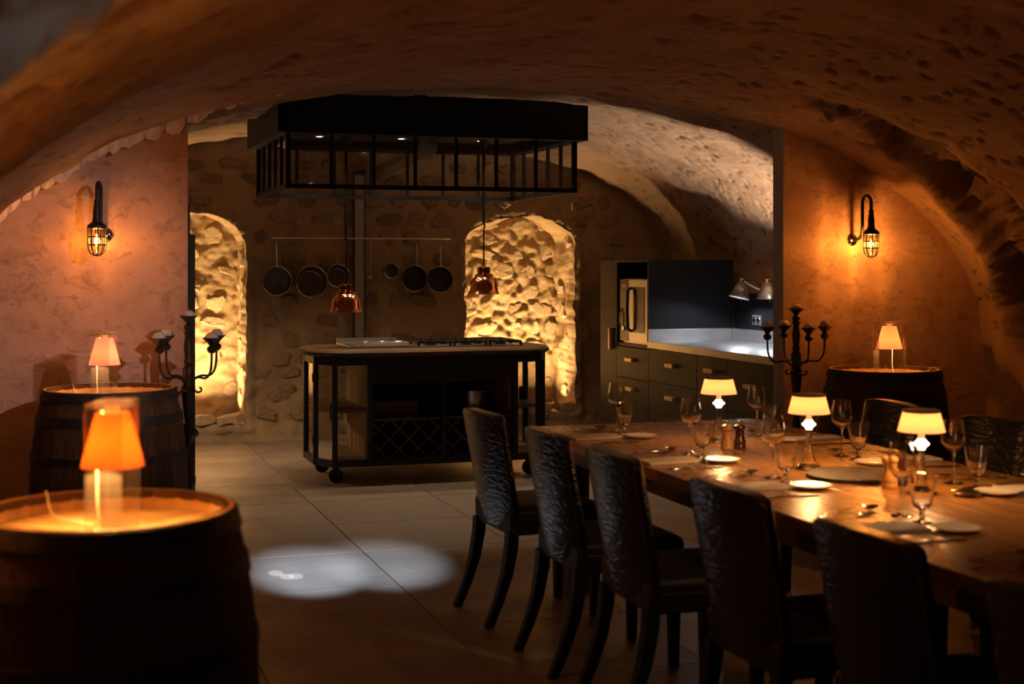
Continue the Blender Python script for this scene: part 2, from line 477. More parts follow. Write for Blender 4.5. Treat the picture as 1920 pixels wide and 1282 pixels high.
def build_vault():
    ys = np.concatenate([np.arange(-1.2, 3.0, .06), np.arange(3.0, 12.46, .021)])
    nw, na = 30, 440
    q = np.concatenate([np.linspace(-2, -1, nw, endpoint=False), np.linspace(-1, 1, na), np.linspace(1, 2, nw + 1)[1:]])
    Q, Yg = np.meshgrid(q, ys)
    c, a, b, zs, ne = vault_params(Yg); pm = PI / 2
    phi = np.clip(Q, -1, 1) * pm
    X = c + a * np.sign(phi) * np.abs(np.sin(phi)) ** (2 / ne); Z = zs + b * np.clip(np.cos(phi), 0, 1) ** (2 / ne)
    zb = zs
    wl = np.clip(np.abs(Q) - 1, 0, 1)
    Z = np.where(np.abs(Q) > 1, zb * (1 - wl), Z)
    nx = np.where(np.abs(Q) > 1, np.sign(Q), np.sin(phi) / a); nz = np.where(np.abs(Q) > 1, 0, np.cos(phi) / b)
    ln = np.sqrt(nx * nx + nz * nz); nx /= ln; nz /= ln
    S = np.where(np.abs(Q) > 1, np.sign(Q) * (3.6 + wl * 1.1), Q * 3.6)      # rough arc length
    D = .075 * fbm(S, Yg, .9, 3, 3) + .030 * fbm(S, Yg, 4.5, 11, 4)
    D = D * (.15 + .85 * np.clip(np.abs(Yg - YP) / .45, 0, 1))
    stone = np.zeros_like(D); grey = np.zeros_like(D)
    # the long recess on the right, where the vault opens into bare stone
    deg = np.where(np.abs(Q) > 1, np.sign(Q) * (90 + wl * 60), np.degrees(phi) * (PI / 2 / pm))
    wob = .10 * fbm(S, Yg, 3.2, 31, 3)
    far = np.interp(deg, [24, 27, 37, 48, 62, 83, 96], [6.72, 6.81, 6.95, 7.10, 7.26, 7.33, 7.20]) + wob
    near = np.interp(deg, [24, 27, 37, 48, 62, 83, 96], [6.68, 6.60, 6.48, 6.52, 6.50, 6.42, 6.60]) + wob
    inside = sstep(0, .07, Yg - near) * sstep(0, .07, far - Yg) * sstep(24, 30, deg) * (1 - sstep(88, 98, deg))
    depth = np.interp(deg, [24, 34, 55, 90, 98], [.04, .11, .26, .34, .2])
    D = D + inside * (depth + .10 * fbm(S, Yg, 2.6, 41, 4) - .16 * np.abs(fbm(S * 1.8, Yg * .7, 4.5, 45, 4)))
    stone = np.maximum(stone, inside)
    # bare stones in the right-hand wall below the springing
    low = (deg > 92) & (Yg < 7.5)
    blot = sstep(.05, .16, fbm(S, Yg, 2.4, 51, 3)) * low
    D = D + blot * .03; stone = np.maximum(stone, .8 * blot)
    # grey rubble at the near left
    edge = 2.85 + (deg + 53) * .08 + .3 * fbm(S, Yg, 3, 61, 3)
    g = sstep(0, .10, edge - Yg) * (deg > -85) * (1 - sstep(-52, -48, deg))
    D = D - g * (.05 + .09 * fbm(S, Yg, 5, 71, 3)); grey = np.maximum(grey, g)
    # gouges left in the plaster
    rs = np.random.RandomState(5)
    s1 = S[0]
    n = 5200
    ps, py = rs.uniform(-3.7, 3.7, n), rs.uniform(2.6, 12.4, n)
    for k in range(n):
        la = rs.uniform(.016, .036) * (1.5 if rs.rand() < .15 else 1); lb = la * rs.uniform(.38, .75); dp = rs.uniform(.013, .030); ang = rs.normal(0, .5)
        i0, i1 = np.searchsorted(ys, [py[k] - .09, py[k] + .09]); j0, j1 = np.searchsorted(s1, [ps[k] - .09, ps[k] + .09])
        if i1 <= i0 or j1 <= j0: continue
        ds = S[i0:i1, j0:j1] - ps[k]; dy = Yg[i0:i1, j0:j1] - py[k]
        ca, sa = math.cos(ang), math.sin(ang)
        e = ((ds * ca + dy * sa) / la) ** 2 + ((-ds * sa + dy * ca) / lb) ** 2
        h = 1 - sstep(.35, 1.15, e)
        D[i0:i1, j0:j1] += dp * h
        if rs.rand() < .85:
            stone[i0:i1, j0:j1] = np.maximum(stone[i0:i1, j0:j1], h * rs.uniform(.5, 1))
    P = np.stack([X + nx * D, Yg, Z + nz * D], -1)
    P[:, 0, 2] = -.02; P[:, -1, 2] = -.02
    A = {'stone': stone, 'grey': grey}
    def piece(name, j0, j1):
        o = link(name, grid_mesh(name, P[:, j0:j1], attrs={k: v[:, j0:j1] for k, v in A.items()}), 'vault_plaster')
        tag(o, kind='structure'); return o
    piece('wall_left', 0, nw + 1); piece('ceiling', nw, nw + na); w = piece('wall_right', nw + na - 1, 2 * nw + na)
    return w
wall_right = build_vault()

# closing wall behind the camera
tag(MB().bx(-.9, 5.9, -1.32, -1.2, -.02, 2.8).build('wall_front', 'vault_plaster', smooth=False), kind='structure')

# ------------------------------------------------------------------ floor of large tiles
floor = tag(MB().bx(-.9, 6.0, -1.3, 13.2, -.12, -.012).build('floor', 'grout', smooth=False), kind='structure')
TS = .83
tile_me = MB().box((0, 0, 0), (TS - .006, TS - .006, .02)).mesh('tile', False)
for ix in range(-3, 6):
    for iy in range(-2, 16):
        x0 = 1.584 + ix * TS; y0 = 5.81 + (iy - 8) * TS
        cx, cy = x0 + TS / 2, y0 + TS / 2
        if cx < -.9 or cx > 6.0 or cy > 12.9 or cy < -1.3: continue
        o = link('tile', tile_me, 'floor_tile', floor, bevel=0, loc=(cx, cy, -.010 + random.uniform(-.0008, .0004)))

# ------------------------------------------------------------------ back wall with two lit niches
NICHE = {'left': (.70, 1.59, .16, 1.68, .30, .62), 'right': (3.57, 4.64, .175, 1.72, .27, .60)}   # x0,x1,z0,spring,rise,depth
def niche_outline(nm, n=150):
    x0, x1, z0, zs, rise, dep = NICHE[nm]
    cx, hw = (x0 + x1) / 2, (x1 - x0) / 2
    pts = []
    for i in range(n): pts.append((x1, z0 + (zs - z0) * i / n))
    for i in range(n):
        a = PI * i / n; pts.append((cx + hw * math.cos(a), zs + rise * math.sin(a)))
    for i in range(n): pts.append((x0, zs - (zs - z0) * i / n))
    for i in range(n): pts.append((x0 + (x1 - x0) * i / n, z0))
    P = np.array(pts)
    k = np.arange(len(P)) / len(P)
    wob = .030 * fbm(P[:, 0] + P[:, 1] * 1.7, P[:, 1] - P[:, 0], 6, 90, 4)
    d = P - np.array([cx, (z0 + zs + rise) / 2]); d /= np.linalg.norm(d, axis=1)[:, None]
    return P + d * wob[:, None]

def in_niche(x, z, grow=0.0):
    r = np.zeros_like(x, bool)
    for x0, x1, z0, zs, rise, dep in NICHE.values():
        cx, hw = (x0 + x1) / 2, (x1 - x0) / 2 + grow
        body = (np.abs(x - cx) < hw) & (z > z0 - grow) & (z <= zs)
        top = (z > zs) & (((x - cx) / hw) ** 2 + ((z - zs) / (rise + grow)) ** 2 < 1)
        r |= body | top
    return r

def build_back_wall():
    xs = np.arange(-.75, 6.1, .024); zs = np.arange(-.02, 2.86, .024)
    X, Z = np.meshgrid(xs, zs)
    D = .06 * fbm(X, Z, 1.2, 101, 3) + .035 * fbm(X, Z, 6, 111, 4)
    st = sstep(.0, .25, fbm(X, Z, 4, 121, 3))
    cen = in_niche((X[:-1, :-1] + X[1:, 1:]) / 2, (Z[:-1, :-1] + Z[1:, 1:]) / 2)
    keep = ~cen
    # pull the ragged hole edge onto the niche outline
    vin = np.zeros(X.shape, int)
    for a in (slice(0, -1), slice(1, None)):
        for b in (slice(0, -1), slice(1, None)):
            vin[a, b] += cen
    edge = (vin > 0) & (vin < 4)
    lip = np.zeros_like(D)
    for nm in NICHE:
        O = niche_outline(nm)
        ii, jj = np.where(edge)
        for i, j in zip(ii, jj):
            d = (O[:, 0] - X[i, j]) ** 2 + (O[:, 1] - Z[i, j]) ** 2; k = int(d.argmin())
            if d[k] < .01: X[i, j], Z[i, j] = O[k]
    # raised plaster lip round the openings
    g = in_niche(X, Z, .07) & ~in_niche(X, Z, 0)
    D = D - g * (.012 + .05 * np.abs(fbm(X, Z, 14, 131, 3)))
    P = np.stack([X, YB + D, Z], -1)
    w = tag(link('wall_back', grid_mesh('wall_back', P, keep, {'stone': st, 'grey': st * 0}), 'masonry'), kind='structure')
    for nm, (x0, x1, z0, zsp, rise, dep) in NICHE.items():
        O = niche_outline(nm); nd = 34
        cx, cz = (x0 + x1) / 2, (z0 + zsp + rise) / 2
        O = np.vstack([O, O[:1]])
        dirv = O - np.array([cx, cz]); dirv /= np.linalg.norm(dirv, axis=1)[:, None]
        k = np.linspace(0, 1, nd)
        arcl = np.concatenate([[0], np.cumsum(np.linalg.norm(np.diff(O, axis=0), axis=1))])
        AA, KK = np.meshgrid(arcl, k)
        amp = .075 * fbm(AA, KK * dep, 3.5, 141, 4) * np.minimum(1, KK * 5) + .02 * KK
        amp[:, -1] = amp[:, 0]
        PX = O[None, :, 0] + dirv[None, :, 0] * amp; PZ = O[None, :, 1] + dirv[None, :, 1] * amp
        PY = YB + KK * (dep + .06) + .0 * AA
        PY[0] = YB + np.array([.06 * fbm(np.array([p[0]]), np.array([p[1]]), 1.2, 101, 3)[0] + .035 * fbm(np.array([p[0]]), np.array([p[1]]), 6, 111, 4)[0] - .012 for p in O])
        st = sstep(.0, .3, fbm(AA, KK, 5, 151, 3))
        link('niche_reveal', grid_mesh('niche_reveal', np.stack([PX, PY, PZ], -1), None, {'stone': st, 'grey': st * 0}), 'masonry', w)
        bx_ = np.arange(x0 - .15, x1 + .15, .018); bz_ = np.arange(z0 - .15, zsp + rise + .15, .018)
        X, Z = np.meshgrid(bx_, bz_)
        rg = np.abs(fbm(X * .8, Z * 1.3, 5, 161, 4))
        D = (.05 if nm == 'left' else .045) * (rg - .2) + (.025 if nm == 'left' else .05) * fbm(X, Z, 16, 171, 3)
        st = sstep(.1, .3, rg)
        link('niche_back', grid_mesh('niche_back', np.stack([X, YB + dep + D, Z], -1), None, {'stone': st, 'grey': st * 0}), 'masonry', w)
    return w
wall_back = build_back_wall()

def stone_proto(seed):
    rs = random.Random(seed); n = 11; mb = MB()
    rad = [rs.uniform(.72, 1.12) for _ in range(n)]
    rings = []
    for s_, y_ in ((1.0, .35), (.95, -.55), (.80, -.85)):
        rings.append([(s_ * rad[i] * math.cos(2 * PI * i / n) * .5, y_ * .5 + rs.uniform(-.12, .12), s_ * rad[i] * math.sin(2 * PI * i / n) * .5) for i in range(n)])
    vs = [p for r_ in rings for p in r_] + [(rs.uniform(-.15, .15), -.43 + rs.uniform(-.08, .04), rs.uniform(-.15, .15))]
    fs = []
    for k in range(2):
        for i in range(n): fs.append((k * n + i, k * n + (i + 1) % n, (k + 1) * n + (i + 1) % n, (k + 1) * n + i))
    for i in range(n): fs.append((2 * n + i, 2 * n + (i + 1) % n, 3 * n))
    return mb.add(vs, fs).mesh('stone', True, 28)
STONES = [stone_proto(k) for k in range(8)]
for m_ in STONES: m_.materials.append(M['rubble_stone'])
STONES_N = [m_.copy() for m_ in STONES]
for m_ in STONES_N: m_.materials[0] = M['niche_stone']

def lay_stones():
    rs = random.Random(21)
    z = .04; count = 0
    while z < 2.62:
        h = rs.uniform(.09, .17); x = 1.0 + rs.uniform(0, .15)
        while x < 5.0:
            w = rs.uniform(.13, .30)
            cx, cz = x + w / 2, z + h / 2
            x += w + rs.uniform(.02, .13)
            if rs.random() < .16 or cz > vault_z(cx, YB) - .12: continue
            if in_niche(np.array([cx]), np.array([cz]), .5 * w + .02)[0]: continue
            if cx > 4.75 and cz < 1.55: continue
            wd_ = float((.06 * fbm(np.array([cx]), np.array([cz]), 1.2, 101, 3) + .035 * fbm(np.array([cx]), np.array([cz]), 6, 111, 4))[0])
            o = link('stone', rs.choice(STONES), None, wall_back, loc=(cx, YB + wd_ + rs.uniform(.002, .016), cz), rot=(rs.uniform(-.15, .15), rs.uniform(-.3, .3), rs.uniform(-.1, .1)))
            o.scale = (w, .07, h); count += 1
        z += h + rs.uniform(.015, .06)
    for nm, (x0, x1, z0, zsp, rise, dep) in NICHE.items():
        z = z0 + .05
        while z < zsp + rise - .05:
            h = rs.uniform(.08, .17); x = x0 - .02 + rs.uniform(0, .08)
            while x < x1:
                w = rs.uniform(.12, .27); cx, cz = x + w / 2, z + h / 2
                x += w + rs.uniform(.02, .10)
                if rs.random() < (.6 if nm == 'left' else .3) or cx > x1: continue
                o = link('stone', rs.choice(STONES_N), None, wall_back, loc=(cx, YB + dep + .0 + rs.uniform(-.012, .012), cz), rot=(rs.uniform(-.2, .2), rs.uniform(-.4, .4), rs.uniform(-.2, .2)))
                o.scale = (w, .038, h)
            z += h + rs.uniform(.015, .045)
        # stones showing in the right-hand reveal
        z = z0 + .1
        while z < zsp:
            h = rs.uniform(.12, .22)
            if rs.random() < .75:
                o = link('stone', rs.choice(STONES_N), None, wall_back, loc=(x1 + .015, YB + rs.uniform(.18, .42), z + h / 2), rot=(0, rs.uniform(-.2, .2), R(-90) + rs.uniform(-.15, .15)))
                o.scale = (rs.uniform(.14, .24), .07, h)
            z += h + rs.uniform(.04, .12)
lay_stones()

# stones showing in the recess of the vault on the right
rs = random.Random(4)
for k in range(16):
    dg = 36 + k * 3.3; ph = R(dg)
    yy = 6.9 + rs.uniform(-.22, .22); ex = .15 if dg < 45 else .24
    x = 2.45 + (3.07 + ex) * math.sin(ph); z = 1.09 + (1.51 + ex) * math.cos(ph)
    o = link('stone', rs.choice(STONES), None, wall_right, loc=(x, yy, z), rot=(R(90), 0, 0))
    o.rotation_euler = (R(-90), ph + rs.uniform(-.2, .2), 0)
    o.scale = (rs.uniform(.12, .2), .12, rs.uniform(.3, .45))

# ------------------------------------------------------------------ partition walls of the opening
def partition(name, x0, x1, jamb):
    top = []
    n = 40
    for i in range(n + 1):
        x = x0 + (x1 - x0) * i / n
        top.append((x, (vault_z(x, YP) if abs(x - 2.45) < 3.0 else 1.3) + .10))
    out = [(x0, -.02), (x1, -.02)] + top[::-1]
    T = Matrix(((1, 0, 0, 0), (0, 0, 1, 0), (0, 1, 0, 0), (0, 0, 0, 1)))
    mb = MB().prism(out, YP, YP + .12, T)
    w = tag(mb.build(name, 'limewash', smooth=False), kind='structure')
    return w
wl = partition('wall_partition_left', -.9, .667, 1)
wr = partition('wall_partition_right', 4.14, 5.95, -1)
zj = vault_z(4.13, 7.56) + .02
MB().bx(4.132, 4.142, YP - .002, YP + .122, 0, zj).build('jamb_cool_tint', 'jamb_cool_tint', wr, smooth=False)
# ragged plaster chips left along the arch over the left partition
rs = random.Random(12)
xx = -.30
while xx < 1.12:
    wch = rs.uniform(.05, .13) if xx < .7 else rs.uniform(.025, .07)
    x1_ = xx + wch
    mb = MB(); n = 7; top = []; bot = []
    big = rs.uniform(.045, .080) if xx < .7 else rs.uniform(.018, .036)
    for i in range(n):
        x = xx + wch * i / (n - 1); zc = vault_z(x, YP - .03)
        e = (.55 + .45 * math.sin(PI * (i + .3) / (n - .4))) * rs.uniform(.86, 1.1)
        bot.append((x, YP - .05 - rs.uniform(0, .03), zc - big * e - rs.uniform(0, .008) - .004))
        top.append((x, YP - .13 - rs.uniform(0, .03) * e, zc + .03))
    back = [(p[0], YP + .05, p[2] + .012) for p in bot]
    vs = top + bot + back
    fs = [(i, i + 1, n + i + 1, n + i) for i in range(n - 1)] + [(n + i, n + i + 1, 2 * n + i + 1, 2 * n + i) for i in range(n - 1)]
    mb.add(vs, fs).build('plaster_chip', 'plaster_chip', wl, smooth=True, ang=25)
    xx = x1_ + (rs.uniform(-.025, .012) if xx < .7 else rs.uniform(.02, .09))

# black steel sliding leaf parked behind the left partition
sd = thing('sliding_door', 'black steel sliding door edge behind the left plastered wall', 'door', (.60, 7.66, 0))
MB().bx(-.62, .092, -.015, .015, .01, 1.86).build('door_leaf', 'black_iron', sd, smooth=False)
MB().bx(.09, .118, -.02, .02, .01, 1.70).build('edge_profile', 'black_iron', sd, smooth=False)

# ------------------------------------------------------------------ oak barrels
BH = .95
def br(z): return .305 + .06 * (1 - ((z - BH / 2) / (BH / 2)) ** 2)
def make_barrel():
    t = thing('oak_barrel', '', 'barrel')
    n = 26; half = PI / n - .004; th = .027; nz = 12
    mb = MB(); rows = []
    for i in range(nz + 1):
        z = BH * i / nz; r = br(z)
        for (rr, a) in ((r, -half), (r * 1.001, 0), (r, half), (r - th, half), (r - th, -half)):
            mb.v.append((rr * math.cos(a), rr * math.sin(a), z))
    for i in range(nz):
        for j in range(5): mb.f.append((i * 5 + j, i * 5 + (j + 1) % 5, (i + 1) * 5 + (j + 1) % 5, (i + 1) * 5 + j))
    mb.f += [tuple(range(4, -1, -1)), tuple(nz * 5 + j for j in range(5))]
    sm = mb.mesh('stave', True, 45)
    for k in range(n): link('stave', sm, 'barrel_oak', t, rot=(0, 0, 2 * PI * k / n))
    for (z0, z1) in ((.905, .946), (.795, .838), (.62, .655), (.295, .33), (.112, .155), (.004, .045)):
        pr = [(br(z0) + .001, z0), (br(z0) + .0065, z0), (br((z0 + z1) / 2) + .0065, (z0 + z1) / 2), (br(z1) + .0065, z1), (br(z1) + .001, z1)]
        h = MB().lathe(pr, 64, closed=False).build('hoop', 'hoop_iron', t)
        MB().lathe([(0, 0), (.006, 0), (.006, .002), (.003, .005), (0, .006)], 8, T=Matrix.Translation((0, -(br((z0 + z1) / 2) + .006), (z0 + z1) / 2)) @ Matrix.Rotation(R(90), 4, 'X')).build('rivet', 'hoop_iron', h)
    ri = br(.90) - th - .001; nb = 7
    for k in range(nb):
        x0 = -ri + 2 * ri * k / nb + .0012; x1 = -ri + 2 * ri * (k + 1) / nb - .0012
        up = [(x0 + (x1 - x0) * i / 8) for i in range(9)]
        o = [(x, -math.sqrt(max(ri * ri - x * x, 1e-5))) for x in up] + [(x, math.sqrt(max(ri * ri - x * x, 1e-5))) for x in up[::-1]]
        MB().prism(o, .885, .905).build('head_board', 'barrel_head', t, smooth=False)
    # pale chime: bevelled inner rim
    MB().lathe([(br(BH) - .001, BH + .0006), (br(BH) - .014, BH + .0006), (br(.925) - th - .005, .924), (br(.91) - th - .005, .904)], 64).build('chime', 'barrel_head', t)
    return t
b0 = make_barrel()
b0['label'] = 'large oak barrel at the front left, closest to the camera'
b0['group'] = 'oak barrels carrying lamps'
b0.location = (.125, 3.56, 0); b0.rotation_euler = (0, 0, .5)
dup(b0, 'oak barrel against the left wall beside the five-cup candelabra', (.26, 7.03, 0), 1.1)
dup(b0, 'dark oak barrel in front of the orange wall beyond the dining table', (4.49, 6.98, 0), 2.3)

# lamps with a clear frame and a pleated shade
def frame_lamp(label, loc, rz, shade, energy, col, cord):
    t = thing('frame_lamp', label, 'lamp', loc, rz, 'clear-framed lamps on the barrels')
    w, dp, h, th = .165, .085, .312, .010
    MB().bx(-w / 2, -w / 2 + th, -dp / 2, dp / 2, .0, h).build('frame_side', 'acrylic', t, bevel=.002)
    MB().bx(w / 2 - th, w / 2, -dp / 2, dp / 2, .0, h).build('frame_side', 'acrylic', t, bevel=.002)
    MB().bx(-w / 2 + th, w / 2 - th, -dp / 2, dp / 2, h - .012, h).build('frame_top', 'acrylic', t, bevel=.002)
    MB().bx(-w / 2 + th, w / 2 - th, -dp / 2, dp / 2, 0, .022).build('frame_foot', 'acrylic', t, bevel=.002)
    sh = MB().lathe([(.071, .160), (.0385, .286)], 76, pleat=.03).build('shade', shade, t, ang=20, solid=.0012)
    MB().tube([(.071 * math.cos(a * PI / 24), .071 * math.sin(a * PI / 24), .160) for a in range(48)], .0018, 6, closed=True).build('shade_hem', shade, sh)
    MB().lathe([(0, .302), (.016, .302), (.017, .298), (.014, .262), (0, .262)], 20).build('bulb_holder', 'white_collar', t)
    bu = MB().lathe([(0, .175), (.012, .178), (.018, .195), (.016, .222), (.010, .245), (.010, .262)], 16).build('bulb', 'bulb_glass', t)
    MB().tube([(.006 * math.cos(k * 1.9), .006 * math.sin(k * 1.9), .186 + .004 * k) for k in range(10)], .0015, 6).build('filament', 'bulb_warm', bu)
    cu = [(.02, .03, .288), (.03, .042, .26), (.035, .047, .17), (.032, .046, .06), (.045, .045, .006)] + cord
    pts = []
    for i in range(len(cu) - 1):
        for k in range(6):
            f = k / 6; pts.append(tuple(cu[i][j] * (1 - f) + cu[i + 1][j] * f for j in range(3)))
    pts.append(cu[-1])
    for _ in range(3): pts = [pts[0]] + [tuple((pts[i - 1][j] + 2 * pts[i][j] + pts[i + 1][j]) / 4 for j in range(3)) for i in range(1, len(pts) - 1)] + [pts[-1]]
    MB().tube(pts, .0022, 6).build('cord', 'cord_white', t)
    light('POINT', (0, 0, .205), energy, col, .014, parent=t)
    return t
HZ = .9055
def cord_to(lx, ly, rz, world_deg, r0):
    # along the head, over the rim and down outside; lx, ly: lamp offset from the barrel axis
    out = []
    for r_, z_ in ((.13, .004), (.18, .004), (.225, .006), (.255, .026), (.278, .0505), (.300, .0515), (.322, .0495), (.334, .03), (.350, -.06), (.362, -.16)):
        a = R(world_deg) + (.30 - r_) * r0
        wx, wy = r_ * math.cos(a) - lx, r_ * math.sin(a) - ly
        out.append((wx * math.cos(rz) + wy * math.sin(rz), -wx * math.sin(rz) + wy * math.cos(rz), z_))
    return out
frame_lamp('clear lamp with a glowing orange pleated shade on the front barrel', (.135, 3.47, HZ), R(72), 'shade_orange', 26.0, (1, .52, .16), cord_to(.01, -.09, R(72), 118, 1.5))
frame_lamp('clear lamp with a pink pleated shade on the barrel by the left wall', (.235, 7.00, HZ), R(72), 'shade_pink', 12.0, (1, .52, .2), cord_to(-.025, -.03, R(72), 125, 1.5))
frame_lamp('clear lamp with a cream pleated shade on the barrel by the orange wall', (4.51, 6.96, HZ), R(-14), 'shade_cream', 9.0, (1, .46, .13), cord_to(.02, -.02, R(-14), -15, 1.5))

# ------------------------------------------------------------------ bulkhead wall lamps
def wall_lamp(label, loc, rz, energy):
    """loc: plate centre on the wall face; local -Y points out of the wall"""
    t = thing('wall_lamp', label, 'wall lamp', loc, rz, 'caged bulkhead wall lamps')
    Tm = Matrix.Rotation(R(90), 4, 'X')
    MB().lathe([(0, 0), (.036, 0), (.036, .008), (.030, .014), (.012, .020), (0, .020)], 28, T=Tm).build('wall_plate', 'chrome', t)
    path = [(0, -.005, 0), (0, -.05, 0), (0, -.085, .010), (0, -.105, .035), (0, -.110, .08), (0, -.110, .215)]
    path += [(0, -.155 + .045 * math.cos(R(180 - k * 15)) * -1 * -1, .215 + .045 * math.sin(R(k * 15))) for k in range(0)]
    for k in range(1, 13):
        a = R(180 - 15 * k); path.append((0, -.155 - .045 * math.cos(a), .215 + .045 * math.sin(a)))
    path.append((0, -.200, .165))
    MB().tube(path, .0095, 12).build('swan_neck', 'black_iron', t)
    c = (0, -.200, 0)
    MB().lathe([(0, .172), (.014, .172), (.016, .162), (.013, .156), (.015, .148), (.020, .110), (.019, .085), (.024, .062), (.040, .050), (.047, .044), (.047, .030), (.040, .026), (0, .026)], 28, c=c).build('lamp_cap', 'black_iron', t)
    MB().lathe([(.034, .026), (.034, -.05), (.030, -.075), (.020, -.092), (0, -.098)], 28, c=c).build('glass_globe', 'lamp_glass', t)
    bu = MB().lathe([(0, -.06), (.012, -.055), (.019, -.035), (.019, -.020), (.010, .005), (.010, .026)], 20, c=c).build('bulb', 'bulb_glass', t)
    MB().tube([(c[0] + .007 * math.cos(k * 1.9), c[1] + .007 * math.sin(k * 1.9), -.048 + .0045 * k) for k in range(11)], .0016, 6).build('filament', 'bulb_warm', bu)
    cage = thing_part('cage', t)
    for zz, rr in ((-.012, .042), (-.052, .042)):
        MB().tube([(c[0] + rr * math.cos(2 * PI * k / 28), c[1] + rr * math.sin(2 * PI * k / 28), zz) for k in range(28)], .0036, 6, closed=True).build('cage_ring', 'black_iron', cage)
    for k in range(4):
        a = PI / 4 * k + .35
        p = [(.043, .03), (.043, -.055), (.040, -.075), (.030, -.093), (.015, -.103), (0, -.106)]
        pts = [(c[0] + r_ * math.cos(a), c[1] + r_ * math.sin(a), z_) for r_, z_ in p] + [(c[0] - r_ * math.cos(a), c[1] - r_ * math.sin(a), z_) for r_, z_ in p[-2::-1]]
        MB().tube(pts, .0036, 6).build('cage_bar', 'black_iron', cage)
    light('POINT', (0, -.200, -.030), energy, (1.0, .37, .07), .016, parent=t)
    return t
def thing_part(name, parent):
    o = bpy.data.objects.new(name, None); C.objects.link(o); o.parent = parent; o.empty_display_size = .02; return o
wall_lamp('caged black wall lamp on the pinkish left wall above a barrel', (.257, YP, 1.69), R(-14), 9)
wall_lamp('caged black swan-neck wall lamp on the orange right wall', (4.60, YP, 1.69), R(2), 25)
wall_lamp('added caged black wall lamp, unseen on the left side wall beyond the picture edge', (-.60, 3.6, 1.42), R(90), 30)  # extra unseen lamp, added for the orange glow on the near vault

# ------------------------------------------------------------------ floor candelabra
def make_candelabra(label, loc, rz):
    t = thing('floor_candelabra', label, 'candelabra', loc, rz, 'five-cup iron candelabra')
    pr = [(.030, .05), (.040, .07), (.046, .12), (.040, .20), (.028, .30), (.020, .36), (.026, .385), (.017, .40), (.024, .43), (.034, .46), (.036, .49), (.026, .53),
          (.020, .56), (.024, .585), (.018, .60), (.023, .63), (.018, .66), (.023, .68), (.048, .70), (.052, .712), (.036, .735), (.020, .748), (.026, .757), (.017, .765),
          (.022, .80), (.030, .88), (.033, .92), (.024, .928), (.028, .94), (.022, .97), (.029, 1.00), (.029, 1.03), (.018, 1.045), (.024, 1.06), (.018, 1.08), (.024, 1.14), (.017, 1.19), (.024, 1.21), (.016, 1.225), (.012, 1.235)]
    MB().lathe([(0, .05)] + pr + [(0, 1.235)], 20).build('column', 'candle_iron', t)
    cup = [(0, -.055), (.014, -.052), (.023, -.040), (.023, -.028), (.012, -.018), (.018, -.006), (.042, .018), (.046, .022), (.040, .0215), (.014, .006), (0, .006)]
    def wax(seed):
        q = random.Random(seed); mb = MB()
        prof = [(0, .006), (.030, .012), (.032, .022), (.028, .036), (.017, .046 + q.uniform(-.006, .012)), (0, .045)]
        mb.lathe(prof, 14)
        mb.v = [(x * (1 + q.uniform(-.14, .14)) + .004 * q.uniform(-1, 1), y * (1 + q.uniform(-.14, .14)), z + q.uniform(-.003, .004)) for x, y, z in mb.v]
        return mb
    def cup_at(p, seed):
        c = MB().lathe(cup, 24).build('candle_cup', 'candle_iron', t, loc=p)
        wax(seed).build('candle_stub', 'candle_wax', c)
    cup_at((0, 0, 1.268), 1)
    for k in range(4):
        a = PI / 2 * k; ca, sa = math.cos(a), math.sin(a)
        prof = [(.020, .955), (.045, .985), (.085, .992), (.125, .985), (.155, 1.00), (.172, 1.035), (.175, 1.09), (.175, 1.115)]
        pts = []
        for i in range(len(prof) - 1):
            for f in (0, .34, .67): pts.append((prof[i][0] * (1 - f) + prof[i + 1][0] * f, prof[i][1] * (1 - f) + prof[i + 1][1] * f))
        pts.append(prof[-1])
        for _ in range(2): pts = [pts[0]] + [tuple((pts[i - 1][j] + 2 * pts[i][j] + pts[i + 1][j]) / 4 for j in (0, 1)) for i in range(1, len(pts) - 1)] + [pts[-1]]
        MB().tube([(r_ * ca, r_ * sa, z_) for r_, z_ in pts], .0058, 8).build('arm', 'candle_iron', t)
        cup_at((.175 * ca, .175 * sa, 1.165), 10 + k)
        sp = [(.026, .97)] + [(.052 + (.026 - .0012 * i) * math.cos(R(150 - 16 * i * -1)), .93 + (.026 - .0012 * i) * math.sin(R(150 + 16 * i))) for i in range(20)]
        MB().tube([(r_ * math.cos(a + .785), r_ * math.sin(a + .785), z_) for r_, z_ in sp[1:]], .0052, 6).build('scroll', 'candle_iron', t)
    for k in range(3):
        a = 2 * PI / 3 * k + .3
        pts = [(.02, .12), (.06, .13), (.11, .10), (.15, .05), (.17, .018), (.19, .012)]
        MB().tube([(r_ * math.cos(a), r_ * math.sin(a), z_) for r_, z_ in pts], [.014, .014, .012, .011, .012, .010], 8).build('foot', 'candle_iron', t)
    return t
make_candelabra('iron candelabra standing at the edge of the left wall beside a barrel', (.635, 7.10, 0), R(-18 + 51.5))
make_candelabra('iron candelabra in front of the right opening edge behind the table', (4.04, 7.18, 0), R(-18 + 12))

